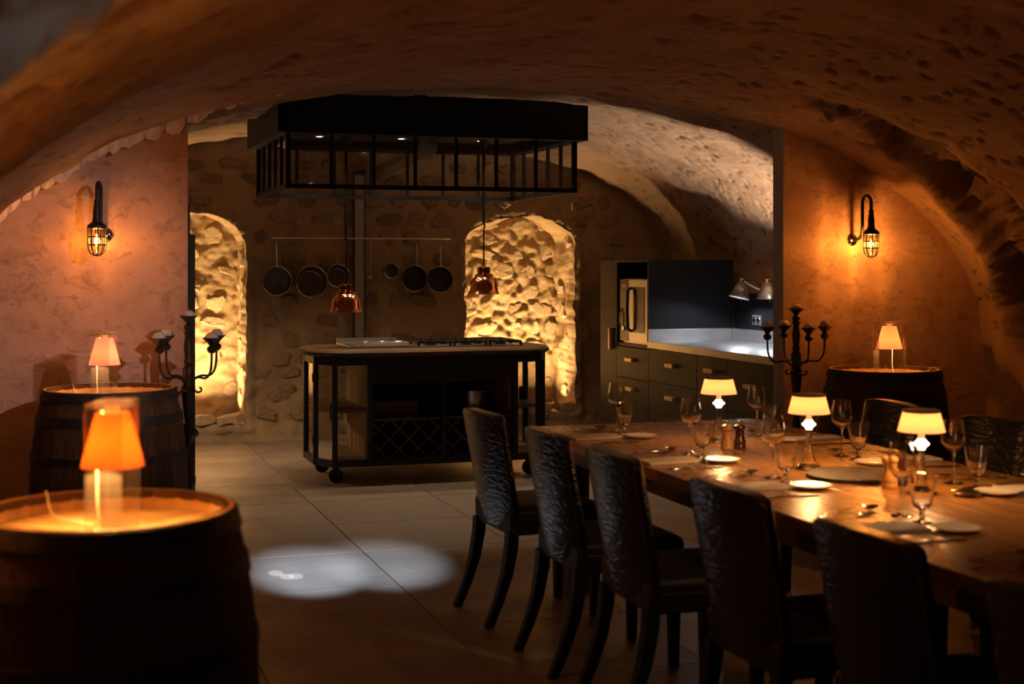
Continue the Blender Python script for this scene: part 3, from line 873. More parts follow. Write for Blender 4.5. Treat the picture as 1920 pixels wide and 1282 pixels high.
# ------------------------------------------------------------------ cooker hood with glazed steel cage
def build_hood():
    t = thing('cooker_hood', 'black steel cooker hood with a glazed cage hanging over the island', 'hood', (2.49, 10.05, 2.05))
    hx, hy, H = 1.01, .70, .36
    s = .022
    def post(x, y, w=s): MB().bx(x - w / 2, x + w / 2, y - w / 2, y + w / 2, s, H).build('post', 'hood_steel', t, smooth=False)
    for sx in (-1, 1):
        for sy in (-1, 1): post(sx * hx, sy * hy, .032)
    for k in range(1, 7):
        x = -hx + 2 * hx * k / 7
        post(x, -hy); post(x, hy)
    for k in range(1, 5):
        y = -hy + 2 * hy * k / 5
        post(-hx, y); post(hx, y)
    for sy in (-1, 1): MB().bx(-hx - .016, hx + .016, sy * hy - .02, sy * hy + .02, -.004, .026).build('bottom_rail', 'hood_steel', t, smooth=False)
    for sx in (-1, 1): MB().bx(sx * hx - .02, sx * hx + .02, -hy + .02, hy - .02, -.004, .026).build('bottom_rail', 'hood_steel', t, smooth=False)
    for k in range(7):
        x0, x1 = -hx + 2 * hx * k / 7 + .012, -hx + 2 * hx * (k + 1) / 7 - .012
        for sy in (-1, 1): MB().bx(x0, x1, sy * hy - .002, sy * hy + .002, .026, H).build('pane', 'pane_glass', t, smooth=False)
    for k in range(5):
        y0, y1 = -hy + 2 * hy * k / 5 + .012, -hy + 2 * hy * (k + 1) / 5 - .012
        for sx in (-1, 1): MB().bx(sx * hx - .002, sx * hx + .002, y0, y1, .026, H).build('pane', 'pane_glass', t, smooth=False)
    # cap: four fascia boards cut to the vault, and a soffit with lights
    ox, oy = hx + .075, hy + .075
    def fascia(p0, p1, th):
        n = 24; mb = MB(); d = Vector((p1[0] - p0[0], p1[1] - p0[1], 0)).normalized(); nn = Vector((-d.y, d.x, 0)) * th
        vs = []
        for i in range(n + 1):
            f = i / n; x, y = p0[0] * (1 - f) + p1[0] * f, p0[1] * (1 - f) + p1[1] * f
            zt = vault_z(x + 2.49, y + 10.05) - 2.05 + .03
            for (ax, ay) in ((x, y), (x + nn.x, y + nn.y)):
                vs.append((ax, ay, .385)); vs.append((ax, ay, max(zt, .5)))
        fs = []
        for i in range(n):
            a = i * 4; b = a + 4
            fs += [(a, b, b + 1, a + 1), (a + 2, a + 3, b + 3, b + 2), (a, a + 2, b + 2, b), (a + 1, b + 1, b + 3, a + 3)]
        fs += [(0, 1, 3, 2), (n * 4, n * 4 + 2, n * 4 + 3, n * 4 + 1)]
        mb.add(vs, fs).build('fascia', 'hood_steel', t, smooth=False)
    fascia((-ox, -oy), (ox, -oy), .02); fascia((ox, -oy), (ox, oy), .02); fascia((ox, oy), (-ox, oy), .02); fascia((-ox, oy), (-ox, -oy), .02)
    # ring under the cap and recessed soffit
    for sy in (-1, 1): MB().bx(-ox, ox, sy * (oy - .06) - .06, sy * (oy - .06) + .06, H, .386).build('cap_ring', 'hood_steel', t, smooth=False)
    for sx in (-1, 1): MB().bx(sx * (ox - .06) - .06, sx * (ox - .06) + .06, -oy + .12, oy - .12, H, .386).build('cap_ring', 'hood_steel', t, smooth=False)
    so = MB().bx(-hx, hx, -hy, hy, .44, .46).build('soffit', 'hood_steel', t, smooth=False)
    for k, (x, y) in enumerate(((-.62, -.25), (.0, -.25), (.62, -.25), (-.62, .3), (.0, .3), (.62, .3))):
        sp = MB().lathe([(.040, .440), (.044, .440), (.044, .432), (.034, .432), (.034, .438), (0, .438)], 20, c=(x, y, 0)).build('downlight', 'brushed_steel', t)
        MB().lathe([(0, .436), (.020, .436), (.020, .4345), (0, .4345)], 16, c=(x, y, 0)).build('led', 'led_white', sp)
        light('SPOT', (x, y, .42), 29, (1.0, .72, .45), .02, target=(x, y, -3), angle=118, blend=.8, parent=t)
    # duct passing into the wall
    MB().tube([(.25, .45, .40), (.25, 2.2, .30)], .075, 20).build('duct', 'brushed_steel', t)
    return t
build_hood()

# copper heat lamps hanging from the hood
def heat_lamp(label, loc, cord_top):
    t = thing('heat_lamp', label, 'heat lamp', loc, 0, 'copper heat lamps over the island')
    o = [(.118, 0), (.116, .006), (.108, .018), (.102, .045), (.098, .085), (.088, .112), (.070, .130), (.060, .136), (.066, .140), (.066, .148), (.046, .152), (.046, .200), (.040, .204), (0, .204)]
    i = [(0, .13), (.055, .13), (.082, .11), (.092, .085), (.096, .045), (.104, .016), (.113, .002)]
    MB().lathe([(.113, .002)] + o, 40).build('bell_shade', 'copper', t)
    MB().lathe(i[::-1], 40).build('inner_shade', 'white_collar', t)
    for k in range(10):
        a = 2 * PI * k / 10
        MB().box((0, 0, 0), (.004, .010, .026), T=Matrix.Translation((.046 * math.cos(a), .046 * math.sin(a), .178)) @ Matrix.Rotation(a, 4, 'Z')).build('vent_slot', 'cord_black', t, smooth=False)
    MB().lathe([(0, .03), (.03, .035), (.048, .06), (.040, .09), (.02, .13), (0, .13)], 20).build('bulb', 'white_collar', t)
    Lc = cord_top - loc[2] - .2
    pts = [(0, 0, .2), (0, 0, .2 + .06)]
    st = .32; n = int((Lc - st) / .0165)
    for k in range(4): pts.append((0, 0, .26 + (st - .06) * k / 4 + .01))
    for k in range(n * 8):
        a = 2 * PI * k / 8; pts.append((.0085 * math.cos(a), .0085 * math.sin(a), .2 + st + (Lc - st - .05) * k / (n * 8)))
    pts.append((0, 0, .2 + Lc))
    MB().tube(pts, .0062, 6).build('coiled_cord', 'cord_black', t)
    MB().lathe([(0, .2 + Lc - .09), (.02, .2 + Lc - .09), (.034, .2 + Lc - .05), (.038, .2 + Lc), (0, .2 + Lc)], 20).build('ceiling_rose', 'cord_black', t)
heat_lamp('copper heat lamp hanging lower, on the left above the island', (2.02, 10.1, 1.196), 2.488)
heat_lamp('copper heat lamp hanging higher, in front of the lit right niche', (3.06, 10.1, 1.32), 2.488)

# ------------------------------------------------------------------ kitchen island on castors
def build_island():
    t = thing('kitchen_island', 'wood-topped black kitchen island on castors with wine racks', 'island', (2.62, 10.15, 0))
    def oct_(ax, ay, cx, cy): return [(-ax, -ay + cy), (-ax + cx, -ay), (ax - cx, -ay), (ax, -ay + cy), (ax, ay - cy), (ax - cx, ay), (-ax + cx, ay), (-ax, ay - cy)]
    # rounded top
    def top_outline(ax, ay, ex):
        o = []
        for k in range(17):
            a = R(-90 + 180 * k / 16); o.append((ax - ex + ex * math.cos(a), ay * math.copysign(abs(math.sin(a)) ** .72, math.sin(a))))
        for k in range(17):
            a = R(90 + 180 * k / 16); o.append((-ax + ex + ex * math.cos(a), ay * math.copysign(abs(math.sin(a)) ** .72, math.sin(a))))
        return o
    mb = MB(); n = 34; lay = []
    for (g, z) in ((.03, .892), (.008, .900), (.0, .910), (.0, .922), (.012, .936), (.024, .940)):
        lay.append([(x, y, z) for x, y in top_outline(.92 - g, .445 - g, .30 - g * .5)])
    vs = [p for l in lay for p in l]; fs = []
    for k in range(len(lay) - 1):
        for i in range(n): fs.append((k * n + i, k * n + (i + 1) % n, (k + 1) * n + (i + 1) % n, (k + 1) * n + i))
    fs += [tuple(range(n - 1, -1, -1)), tuple((len(lay) - 1) * n + i for i in range(n))]
    mb.add(vs, fs).build('worktop', 'island_wood', t, ang=30)
    # frame: plan points of the posts
    ax, ay, cx, cy = .85, .40, .10, .20
    pts = oct_(ax, ay, cx, cy)
    for (z0, z1) in ((.835, .892), (.125, .175)):
        for i in range(8):
            p, q = pts[i], pts[(i + 1) % 8]
            MB().beam((p[0], p[1], (z0 + z1) / 2), (q[0], q[1], (z0 + z1) / 2), .028, z1 - z0).build('rail', 'black_iron', t, smooth=False)
    for p in pts: MB().bx(p[0] - .017, p[0] + .017, p[1] - .017, p[1] + .017, .125, .892).build('post', 'black_iron', t, smooth=False)
    # hinges and latch on the left glazed end
    for z in (.30, .74): MB().bx(-ax - .024, -ax - .008, -ay + cy - .02, -ay + cy + .02, z - .03, z + .03).build('hinge', 'black_iron', t, smooth=False)
    MB().tube([(-ax + cx - .03, -ay - .01, .46), (-ax + cx - .035, -ay - .035, .48), (-ax + cx - .035, -ay - .035, .56), (-ax + cx - .03, -ay - .01, .58)], .006, 8).build('latch', 'black_iron', t)
    # bottom board and shelves
    o_in = oct_(ax - .01, ay - .01, cx, cy)
    MB().prism(o_in, .150, .175).build('bottom_board', 'panel_wood', t, smooth=False)
    xl, xr = -.50, .57
    sl = [(-ax + .015, -ay + cy), (-ax + cx, -ay + .02), (xl - .015, -ay + .02), (xl - .015, ay - .02), (-ax + cx, ay - .02), (-ax + .015, ay - .2)]
    MB().prism(sl, .500, .525).build('shelf', 'panel_wood', t, smooth=False)
    sr = [(ax - .015, -ay + cy), (ax - .015, ay - .2), (ax - cx, ay - .02), (xr + .015, ay - .02), (xr + .015, -ay + .02), (ax - cx, -ay + .02)]
    MB().prism(sr, .500, .525).build('shelf', 'panel_wood', t, smooth=False)
    # wooden partitions made of boards
    for x in (xl, xr):
        for k in range(5):
            y0 = -ay + .03 + k * (2 * ay - .06) / 5
            MB().bx(x - .012, x + .012, y0 + .001, y0 + (2 * ay - .06) / 5 - .001, .175, .835).build('partition_board', 'panel_wood', t, smooth=False)
    for x in (xl, xr): MB().bx(x - .02, x + .02, -ay - .016, -ay + .03, .125, .892).build('post', 'black_iron', t, smooth=False)
    # centre section: back, divider, shelf
    MB().bx(xl, xr, ay - .03, ay - .01, .175, .835).build('back_panel', 'black_iron', t, smooth=False)
    MB().bx(.02, .05, -ay - .012, ay - .03, .175, .835).build('divider', 'black_iron', t, smooth=False)
    MB().bx(xl, xr, -ay - .014, -ay + .02, .70, .835).build('apron', 'black_iron', t, smooth=False)
    MB().bx(xl + .012, .02, -ay + .01, ay - .03, .435, .455).build('shelf', 'rack_wood', t, smooth=False)
    MB().bx(.05, xr - .012, -ay + .01, ay - .03, .435, .455).build('shelf', 'rack_wood', t, smooth=False)
    # wine racks: diagonal slats
    for (x0, x1) in ((xl + .015, .018), (.052, xr - .015)):
        z0, z1 = .178, .433; h = z1 - z0; step = (x1 - x0) / 3.5
        for sgn in (1, -1):
            k = -3
            while k < 8:
                xa = x0 + k * step; k += 1
                a, b = (xa, z0), (xa + h, z1)
                if sgn < 0: a, b = (xa, z1), (xa + h, z0)
                # clip to the bay
                def clip(p, q):
                    (px, pz), (qx, qz) = p, q
                    if px < x0:
                        f = (x0 - px) / (qx - px); px, pz = x0, pz + (qz - pz) * f
                    if qx > x1:
                        f = (x1 - px) / (qx - px); qx, qz = x1, pz + (qz - pz) * f
                    return (px, pz), (qx, qz)
                if b[0] <= x0 + .03 or a[0] >= x1 - .03: continue
                a, b = clip(a, b)
                yy = -ay + .15 + sgn * .0
                MB().beam((a[0], -ay + .10 + .006 * sgn, a[1]), (b[0], -ay + .10 + .006 * sgn, b[1]), .17, .012).build('rack_slat', 'rack_wood', t, smooth=False)
    # glass in the glazed ends
    for sx in (-1, 1):
        e = ax - .002
        MB().bx(sx * e - .002, sx * e + .002, -ay + cy + .017, ay - cy - .017, .175, .835).build('pane', 'pane_glass', t, smooth=False)
        xi = -.52 if sx < 0 else .59
        xo = sx * (ax - cx - .017)
        MB().bx(min(xi, xo), max(xi, xo), -ay - .002, -ay + .002, .175, .835).build('pane', 'pane_glass', t, smooth=False)
        MB().bx(min(xi, xo), max(xi, xo), ay - .002, ay + .002, .175, .835).build('pane', 'pane_glass', t, smooth=False)
        for sy in (-1, 1):
            MB().beam((sx * ax, sy * (ay - cy), .505), (sx * (ax - cx), sy * ay, .505), .004, .66).build('pane', 'pane_glass', t, smooth=False)
    # castors
    for (x, y) in ((-.72, -.275), (-.72, .26), (.72, -.275), (.72, .26)):
        c = MB().bx(x - .018, x + .018, y - .03, y + .03, .085, .127).build('castor', 'black_iron', t, smooth=False)
        Tm = Matrix.Translation((x, y, .050)) @ Matrix.Rotation(R(90), 4, 'X')
        MB().lathe([(0, -.014), (.022, -.014), (.026, -.009), (.036, -.009), (.040, -.016), (.050, -.015), (.050, .015), (.040, .016), (.036, .009), (.026, .009), (.022, .014), (0, .014)], 24, T=Tm).build('wheel', 'black_iron', c)
        for sx in (-1, 1): MB().bx(x - .010, x + .010, y + sx * .019 - .002, y + sx * .019 + .002, .045, .09).build('fork', 'black_iron', c, smooth=False)
    return t
build_island()

# the cooking unit on the island
def build_hob():
    t = thing('gas_hob', 'gas hob with black cast grates set in the wooden island top', 'hob', (2.62, 10.2, .9405))
    MB().bx(-.12, .70, -.27, .27, 0, .008).build('hob_plate', 'brushed_steel', t, bevel=.003, smooth=False)
    for i in range(3):
        for j in range(2):
            x, y = .02 + .27 * i, -.135 + .27 * j
            g = MB()
            for a in range(4):
                an = PI / 4 + PI / 2 * a
                g.beam((x + .03 * math.cos(an), y + .03 * math.sin(an), .036), (x + .115 * math.cos(an), y + .115 * math.sin(an), .036), .012, .012)
                an += PI / 4
                g.beam((x + .04 * math.cos(an), y + .04 * math.sin(an), .038), (x + .12 * math.cos(an), y + .12 * math.sin(an), .034), .010, .010)
            for sx in (-1, 1):
                g.bx(x + sx * .12 - .006, x + sx * .12 + .006, y - .125, y + .125, .028, .040)
                g.bx(x - .125, x + .125, y + sx * .12 - .006, y + sx * .12 + .006, .028, .040)
                for sy in (-1, 1): g.bx(x + sx * .12 - .008, x + sx * .12 + .008, y + sy * .12 - .008, y + sy * .12 + .008, .008, .03)
            g.build('grate', 'pan_black', t, smooth=False)
            MB().lathe([(0, .008), (.045, .008), (.045, .016), (.032, .018), (.032, .026), (0, .028)], 20, c=(x, y, 0)).build('burner', 'pan_black', t)
    return t
build_hob()
gr = thing('griddle', 'stainless griddle plate with a bar handle beside the gas grates', 'griddle', (2.62, 10.2, .9405))
MB().bx(-.60, -.14, -.25, .27, 0, .018).build('griddle_plate', 'brushed_steel', gr, bevel=.003, smooth=False)
MB().bx(-.60, -.14, .255, .27, .018, .05).build('splash_guard', 'brushed_steel', gr, smooth=False)
MB().tube([(-.50, -.21, .018), (-.50, -.215, .035), (-.485, -.22, .042), (-.18, -.22, .042), (-.165, -.215, .035), (-.165, -.21, .018)], .007, 10).build('bar_handle', 'chrome', gr)

# things kept in the island
ct = thing('wooden_crate', 'reddish wooden crate on the dark shelf of the island', 'crate', (2.34, 10.02, .455))
for (a, b, c, d, n_) in ((-.17, .17, -.10, -.088, 'front_board'), (-.17, .17, .088, .10, 'back_board'), (-.17, -.158, -.088, .088, 'end_board'), (.158, .17, -.088, .088, 'end_board'), (-.158, .158, -.088, .088, 'bottom_board')):
    MB().bx(a, b, c, d, .001, .012 if n_ == 'bottom_board' else .105).build(n_, 'table_leg_wood', ct, smooth=False)
pt = thing('steel_pot', 'dark steel stock pot on the island shelf behind the first chair', 'pot', (2.95, 10.02, .4555))
MB().lathe([(0, 0), (.10, 0), (.105, .01), (.105, .16), (.110, .165), (.100, .165), (.100, .02), (0, .02)], 32).build('body', 'brushed_steel', pt)
MB().lathe([(0, .185), (.03, .183), (.10, .172), (.106, .167), (0, .167)], 32).build('lid', 'pan_black', pt)
bt = thing('dark_bottle', 'dark bottle on the right glazed shelf of the island', 'bottle', (3.30, 10.32, .526))
MB().lathe([(0, 0), (.034, 0), (.036, .01), (.036, .13), (.030, .15), (.013, .175), (.012, .21), (0, .21)], 20).build('body', 'pan_black', bt)
MB().lathe([(.0125, .19), (.0145, .19), (.0145, .215), (0, .215)], 16).build('cap', 'brass', bt)
jr = thing('storage_jar', 'short dark jar next to the bottle inside the island', 'jar', (3.37, 10.10, .526))
MB().lathe([(0, 0), (.030, 0), (.032, .01), (.032, .07), (.026, .08), (0, .08)], 20).build('body', 'mill_dark', jr)
MB().lathe([(.027, .078), (.030, .078), (.030, .098), (0, .098)], 20).build('lid', 'pan_black', jr)
bk = thing('folded_papers', 'pale folded papers on the lower board of the island, right end', 'papers', (3.30, 10.05, .1755))
MB().bx(-.08, .08, -.11, .11, .0005, .012).build('lower_sheet', 'porcelain', bk, smooth=False)
MB().box((.0, .0, .017), (.15, .19, .008), rz=.2).build('upper_sheet', 'napkin_linen', bk, smooth=False)

# ------------------------------------------------------------------ pan rail and pans
RZ, RY = 1.77, 12.24
rl = thing('pan_rail', 'thin steel pan rail fixed across the stone back wall', 'rail', (2.6, RY, RZ))
MB().tube([(-.80, 0, 0), (.80, 0, 0)], .006, 8).build('bar', 'handle_steel', rl)
for x in (-.79, .0, .79):
    MB().tube([(x, 0, 0), (x, .14, 0)], .006, 8).build('bracket', 'brushed_steel', rl)
T_y = Matrix(((1, 0, 0, 0), (0, 0, -1, 0), (0, 1, 0, 0), (0, 0, 0, 1)))      # lathe axis z -> -y, towards the room
def pan(name, label, cat, X, dia, hl, hm, depth, bm, wire=False, lid=False, y0=-.10):
    t = thing(name, label, cat, (X, RY, RZ), 0, 'pans hanging on the rail')
    r = dia / 2
    # hook
    MB().tube([(0, .0, .010), (0, -.012, .004), (0, -.013, -.02), (0, -.006, -.045), (0, -.016, -.06)], .003, 6).build('hook', 'brushed_steel', t)
    zt = -.055
    if wire:
        MB().tube([(-.012, -.012, zt - hl), (-.007, -.013, zt - hl * .3), (0, -.014, zt), (.007, -.013, zt - hl * .3), (.012, -.012, zt - hl)], .0042, 8).build('handle', hm, t)
    else:
        MB().tube([(0, -.016, zt), (0, -.018, zt - hl * .4), (0, -.026, zt - hl * .8), (0, -.028, zt - hl - .01)], [.008, .0105, .0095, .008], 10, flat=.5).build('handle', hm, t)
    cz = zt - hl - r
    Tm = Matrix.Translation((0, .0, cz)) @ T_y
    prof = [(0, y0 + .0), (r * .93, y0), (r * .985, y0 + .012), (r, y0 + depth), (r + .005, y0 + depth + .002), (r - .004, y0 + depth), (r * .965, y0 + .014), (0, y0 + .008)]
    b = MB().lathe(prof, 40, T=Tm).build('body', bm, t)
    MB().tube([(r * math.cos(2 * PI * k / 40), -(y0 + depth), cz + r * math.sin(2 * PI * k / 40)) for k in range(40)], .0035, 6, closed=True).build('rim', 'brushed_steel', b)
    if lid:
        MB().tube([(r * .8 * math.cos(2 * PI * k / 40), -(y0 + depth * .3), cz - .02 + r * .8 * math.sin(2 * PI * k / 40)) for k in range(40)], .003, 6, closed=True).build('inner_rim', 'brushed_steel', b)
    return t
pan('saucepan', 'steel saucepan with a long steel handle, leftmost on the pan rail', 'saucepan', 1.838, .25, .19, 'handle_steel', .12, 'pan_steel')
pan('saucepan', 'wide saucepan with a brass handle, second from left on the rail', 'saucepan', 2.139, .275, .185, 'brass', .13, 'pan_steel', True, True)
pan('saucepan', 'saucepan with a brass handle partly behind the left heat lamp', 'saucepan', 2.375, .20, .17, 'brass', .11, 'pan_steel', True, True)
la = thing('ladle', 'thin steel ladle hanging right of the steel duct strip', 'ladle', (2.665, RY, RZ), 0, 'pans hanging on the rail')
MB().tube([(0, 0, .008), (0, -.012, 0), (0, -.014, -.08), (0, -.016, -.34)], .0042, 8).build('handle', 'brushed_steel', la)
MB().lathe([(0, 0), (.022, .006), (.03, .022), (.028, .022), (.018, .008), (0, .003)], 20, T=Matrix.Translation((0, -.014, -.36)) @ Matrix.Rotation(R(20), 4, 'X')).build('bowl', 'brushed_steel', la)
pan('small_saucepan', 'small saucepan with a copper-coloured handle in the middle of the rail', 'saucepan', 2.856, .135, .16, 'brass', .08, 'pan_steel', True)
pan('frying_pan', 'black frying pan with a steel handle, second from right on the rail', 'frying pan', 3.08, .235, .18, 'handle_steel', .045, 'pan_black')
pan('frying_pan', 'black frying pan with a steel handle at the right end of the rail', 'frying pan', 3.297, .235, .19, 'handle_steel', .045, 'pan_black', y0=-.04)

# steel cable trunking on the wall
sp = thing('steel_trunking', 'tall vertical strip of brushed steel trunking on the stone back wall', 'trunking', (2.575, 12.30, 0))
MB().bx(-.043, .043, -.02, .02, .0, 2.33).build('cover', 'trunking_steel', sp, bevel=.003, smooth=False)
for x in (-.047, .047): MB().bx(x - .003, x + .003, -.024, .024, 0, 2.33).build('edge_profile', 'black_iron', sp, smooth=False)
MB().bx(-.05, .05, -.028, .028, 2.33, 2.37).build('end_cap', 'black_iron', sp, smooth=False)

# ------------------------------------------------------------------ kitchen units along the right wall
FX = 4.72          # plane of the fronts
WX = 5.50          # wall side
def unit(name, label, cat, y0, y1, z1, fronts, group='black fitted kitchen units', top_gap=.0):
    """fronts: list of (z0, z1, handle z or None, vertical)"""
    t = thing(name, label, cat, (FX, y0, 0), 0, group)
    w = y1 - y0
    MB().bx(.022, WX - FX, .002, w - .002, .08, z1).build('carcass', 'cabinet_black', t, smooth=False)
    MB().bx(.07, WX - FX, .002, w - .002, 0.001, .08).build('plinth', 'cabinet_black', t, smooth=False)
    for (a, b, hz, vert, nm) in fronts:
        f = MB().bx(0, .02, .003, w - .003, a + .002, b - .002).build(nm, 'cabinet_black', t, smooth=False, bevel=.0015)
        if hz is None: continue
        if vert:
            MB().bx(-.034, -.004, w * .25 - .008, w * .25 + .014, hz - .085, hz + .085).build('handle', 'handle_pull', f, smooth=False, bevel=.002)
        else:
            MB().bx(-.036, -.001, w / 2 - .075, w / 2 + .075, hz - .016, hz + .016).build('handle', 'handle_pull', f, smooth=False, bevel=.002)
    return t
def dr(zs_, hz=None):
    return [(zs_[i], zs_[i + 1], (zs_[i] + zs_[i + 1]) / 2 + .02, False, 'drawer') for i in range(len(zs_) - 1)]
unit('base_cabinet', 'black drawer unit nearest the right opening edge, two deep drawers', 'cabinet', 8.62, 9.41, .845, dr([.08, .46, .845]))
unit('base_cabinet', 'narrow black cabinet with one tall door between two drawer units', 'cabinet', 9.41, 9.915, .845, [(.08, .845, .74, False, 'door')])
unit('base_cabinet', 'black unit with three wide drawers left of the narrow cabinet', 'cabinet', 9.915, 10.845, .845, dr([.08, .32, .575, .845]))
# tall oven housing
ov = thing('oven_housing', 'tall black oven housing with a drawer under the steam oven', 'cabinet', (FX, 10.87, 0), 0, 'black fitted kitchen units')
w = .69; TH = 1.58
MB().bx(.0, WX - FX, -.022, .0, .0, TH).build('side_panel', 'panel_black', ov, smooth=False)
MB().bx(.0, WX - FX, w - .02, w - .002, .0, TH).build('side_panel', 'cabinet_black', ov, smooth=False)
MB().bx(.0, WX - FX, .0, w - .02, TH - .02, TH).build('top_panel', 'cabinet_black', ov, smooth=False)
MB().bx(WX - FX - .02, WX - FX, .0, w - .02, .0, TH - .02).build('back_panel', 'cabinet_black', ov, smooth=False)
MB().bx(.01, WX - FX - .02, .0, w - .02, .835, .86).build('oven_shelf', 'cabinet_black', ov, smooth=False)
MB().bx(.022, WX - FX - .02, .0, w - .02, .08, .82).build('carcass', 'cabinet_black', ov, smooth=False)
for (a, b, hz, nm) in ((.56, .83, .725, 'drawer'), (.08, .56, .475, 'door')):
    f = MB().bx(0, .02, .002, w - .024, a + .002, b - .002).build(nm, 'cabinet_black', ov, smooth=False, bevel=.0015)
    MB().bx(-.036, -.001, w / 2 - .075, w / 2 + .075, hz - .016, hz + .016).build('handle', 'handle_pull', f, smooth=False, bevel=.002)
pc = thing('pantry_cabinet', 'tall black pantry cabinet with an upright handle beside the oven', 'cabinet', (FX, 11.56, 0), 0, 'black fitted kitchen units')
MB().bx(.022, WX - FX, .002, .38, .0, TH).build('carcass', 'cabinet_black', pc, smooth=False)
f = MB().bx(0, .02, .004, .376, .06, TH - .002).build('door', 'cabinet_black', pc, smooth=False, bevel=.0015)
MB().bx(-.036, -.002, .07, .10, .79, .98).build('handle', 'handle_pull', f, smooth=False, bevel=.002)
# steam oven
so = thing('steam_oven', 'compact stainless steam oven with a glass door in the tall housing', 'oven', (FX + .02, 10.89, .8605))
MB().bx(.02, .60, .0, .60, .0, .555).build('body', 'brushed_steel', so, smooth=False)
d_ = MB().bx(-.012, .018, .005, .40, .02, .55).build('door', 'brushed_steel', so, smooth=False, bevel=.004)
MB().bx(-.016, -.012, .055, .30, .10, .49).build('door_glass', 'oven_dark', d_, smooth=False)
MB().tube([(-.014, .335, .11), (-.05, .33, .13), (-.055, .33, .30), (-.05, .33, .46), (-.014, .335, .48)], .014, 10).build('door_handle', 'pan_black', d_)
p_ = MB().bx(-.010, .018, .408, .60, .02, .55).build('control_panel', 'oven_dark', so, smooth=False)
MB().bx(-.013, -.010, .45, .56, .475, .515).build('display', 'red_display', p_, smooth=False)
MB().bx(-.0145, -.013, .47, .54, .489, .501).build('display_text_bar', 'oven_print', p_, smooth=False)
MB().lathe([(0, 0), (.022, 0), (.020, .018), (0, .020)], 20, T=Matrix.Translation((-.010, .50, .13)) @ Matrix.Rotation(R(-90), 4, 'Y')).build('knob', 'chrome', p_)
MB().tube([(-.012, .56, .30), (-.03, .565, .25), (-.03, .565, .17), (-.012, .56, .12)], .006, 8).build('hose', 'chrome', p_)

# worktop with upstands, and black wall panel
wt = thing('worktop', 'pale steel worktop with upstands over the black drawer units', 'worktop', (FX, 8.62, .847))
MB().bx(-.012, WX - FX, -.0, 2.228, 0, .055).build('top', 'worktop_steel', wt, smooth=False, bevel=.002)
MB().bx(.0, WX - FX - .02, 2.208, 2.228, .055, .155).build('upstand', 'worktop_steel', wt, smooth=False, bevel=.002)
MB().bx(WX - FX - .02, WX - FX, .0, 2.208, .055, .155).build('upstand', 'worktop_steel', wt, smooth=False, bevel=.002)
wp = thing('wall_panel', 'black splash panel with a double socket above the steel worktop', 'panel', (WX + .006, 8.62, 1.005))
MB().bx(-.010, .010, 0, 2.20, 0, .30).build('board', 'panel_black', wp, smooth=False)
# infill wall between units and vault on the right
tag(MB().prism([(7.64, -.02), (YB, -.02), (YB, 1.305), (7.64, 1.305)], WX + .018, WX + .30, Matrix(((0, 0, 1, 0), (1, 0, 0, 0), (0, 1, 0, 0), (0, 0, 0, 1)))).build('wall_kitchen_right', 'vault_plaster', smooth=False), kind='structure')
tag(MB().add([(WX + .018, 7.64, 1.304), (WX + .30, 7.64, 1.75), (WX + .018, YB, 1.304), (WX + .30, YB, 1.75), (WX + .30, 7.64, 1.304), (WX + .30, YB, 1.304)], [(0, 1, 3, 2), (0, 2, 5, 4), (0, 4, 1), (2, 3, 5)]).build('trim_1', 'vault_plaster', smooth=False), kind='structure')
ou = thing('wall_socket', 'grey double wall socket under the desk-style wall lamps', 'socket', (WX - .005, 10.40, 1.085))
MB().bx(-.010, .0, -.075, .075, -.042, .042).build('plate', 'outlet_grey', ou, smooth=False, bevel=.003)
for y in (-.035, .035):
    so_ = MB().lathe([(0, .004), (.024, .004), (.026, .0005), (.029, .0), (.029, .004), (.027, .006)], 20, T=Matrix.Translation((-.010, y, 0)) @ Matrix.Rotation(R(-90), 4, 'Y')).build('socket_ring', 'chrome', ou)
    for z in (-.009, .009): MB().lathe([(0, 0), (.003, 0), (.003, .003), (0, .003)], 8, T=Matrix.Translation((-.013, y, z)) @ Matrix.Rotation(R(-90), 4, 'Y')).build('pin_hole', 'pan_black', so_)

# two articulated wall lamps over the worktop
def arm_lamp(label, base, tip, tilt):
    t = thing('arm_wall_lamp', label, 'wall lamp', base, 0, 'adjustable wall lamps over the worktop')
    MB().bx(-.02, .0, -.035, .035, -.035, .035).build('wall_block', 'black_iron', t, smooth=False, bevel=.003)
    q = Vector(tip)
    MB().tube([(-.02, 0, 0), (-.05, 0, .005)], .012, 12).build('joint', 'chrome', t)
    MB().tube([(-.05, 0, .005), (q.x * .6 - .02, q.y * .55, .045), (q.x, q.y, q.z + .10)], .008, 10).build('arm', 'chrome', t)
    MB().tube([(-.04, 0, .02), (q.x * .4, q.y * .4, .085), (q.x * .8, q.y * .85, .07), (q.x, q.y, q.z + .105)], .0035, 8).build('cable', 'cord_black', t)
    Tm = Matrix.Translation(q) @ Matrix.Rotation(tilt, 4, 'Y')
    sh = MB().lathe([(.085, -.055), (.034, .075)], 36, T=Tm).build('shade', 'lamp_grey', t, solid=.002)
    MB().lathe([(0, .10), (.018, .10), (.022, .095), (.022, .06), (0, .06)], 20, T=Tm).build('holder', 'chrome', t)
    MB().lathe([(0, -.01), (.016, 0), (.022, .02), (.014, .05), (.012, .06), (0, .06)], 18, T=Tm).build('bulb', 'led_cool', t)
    MB().tube([tuple(Tm @ Vector((.05, .05, -.02))), tuple(Tm @ Vector((.06, .06, -.085)))], .003, 6).build('tilt_pin', 'chrome', t)
    lo = light('POINT', tuple(Tm @ Vector((0, 0, -.025))), 7, (.86, .92, 1.0), .015, parent=t)
    return t
arm_lamp('grey adjustable wall lamp aimed at the worktop, the left one of the pair', (WX - .005, 10.27, 1.335), (-.19, .06, -.01), R(14))
arm_lamp('grey adjustable wall lamp half hidden by the right opening edge', (WX - .005, 9.95, 1.335), (-.17, -.03, -.01), R(0))

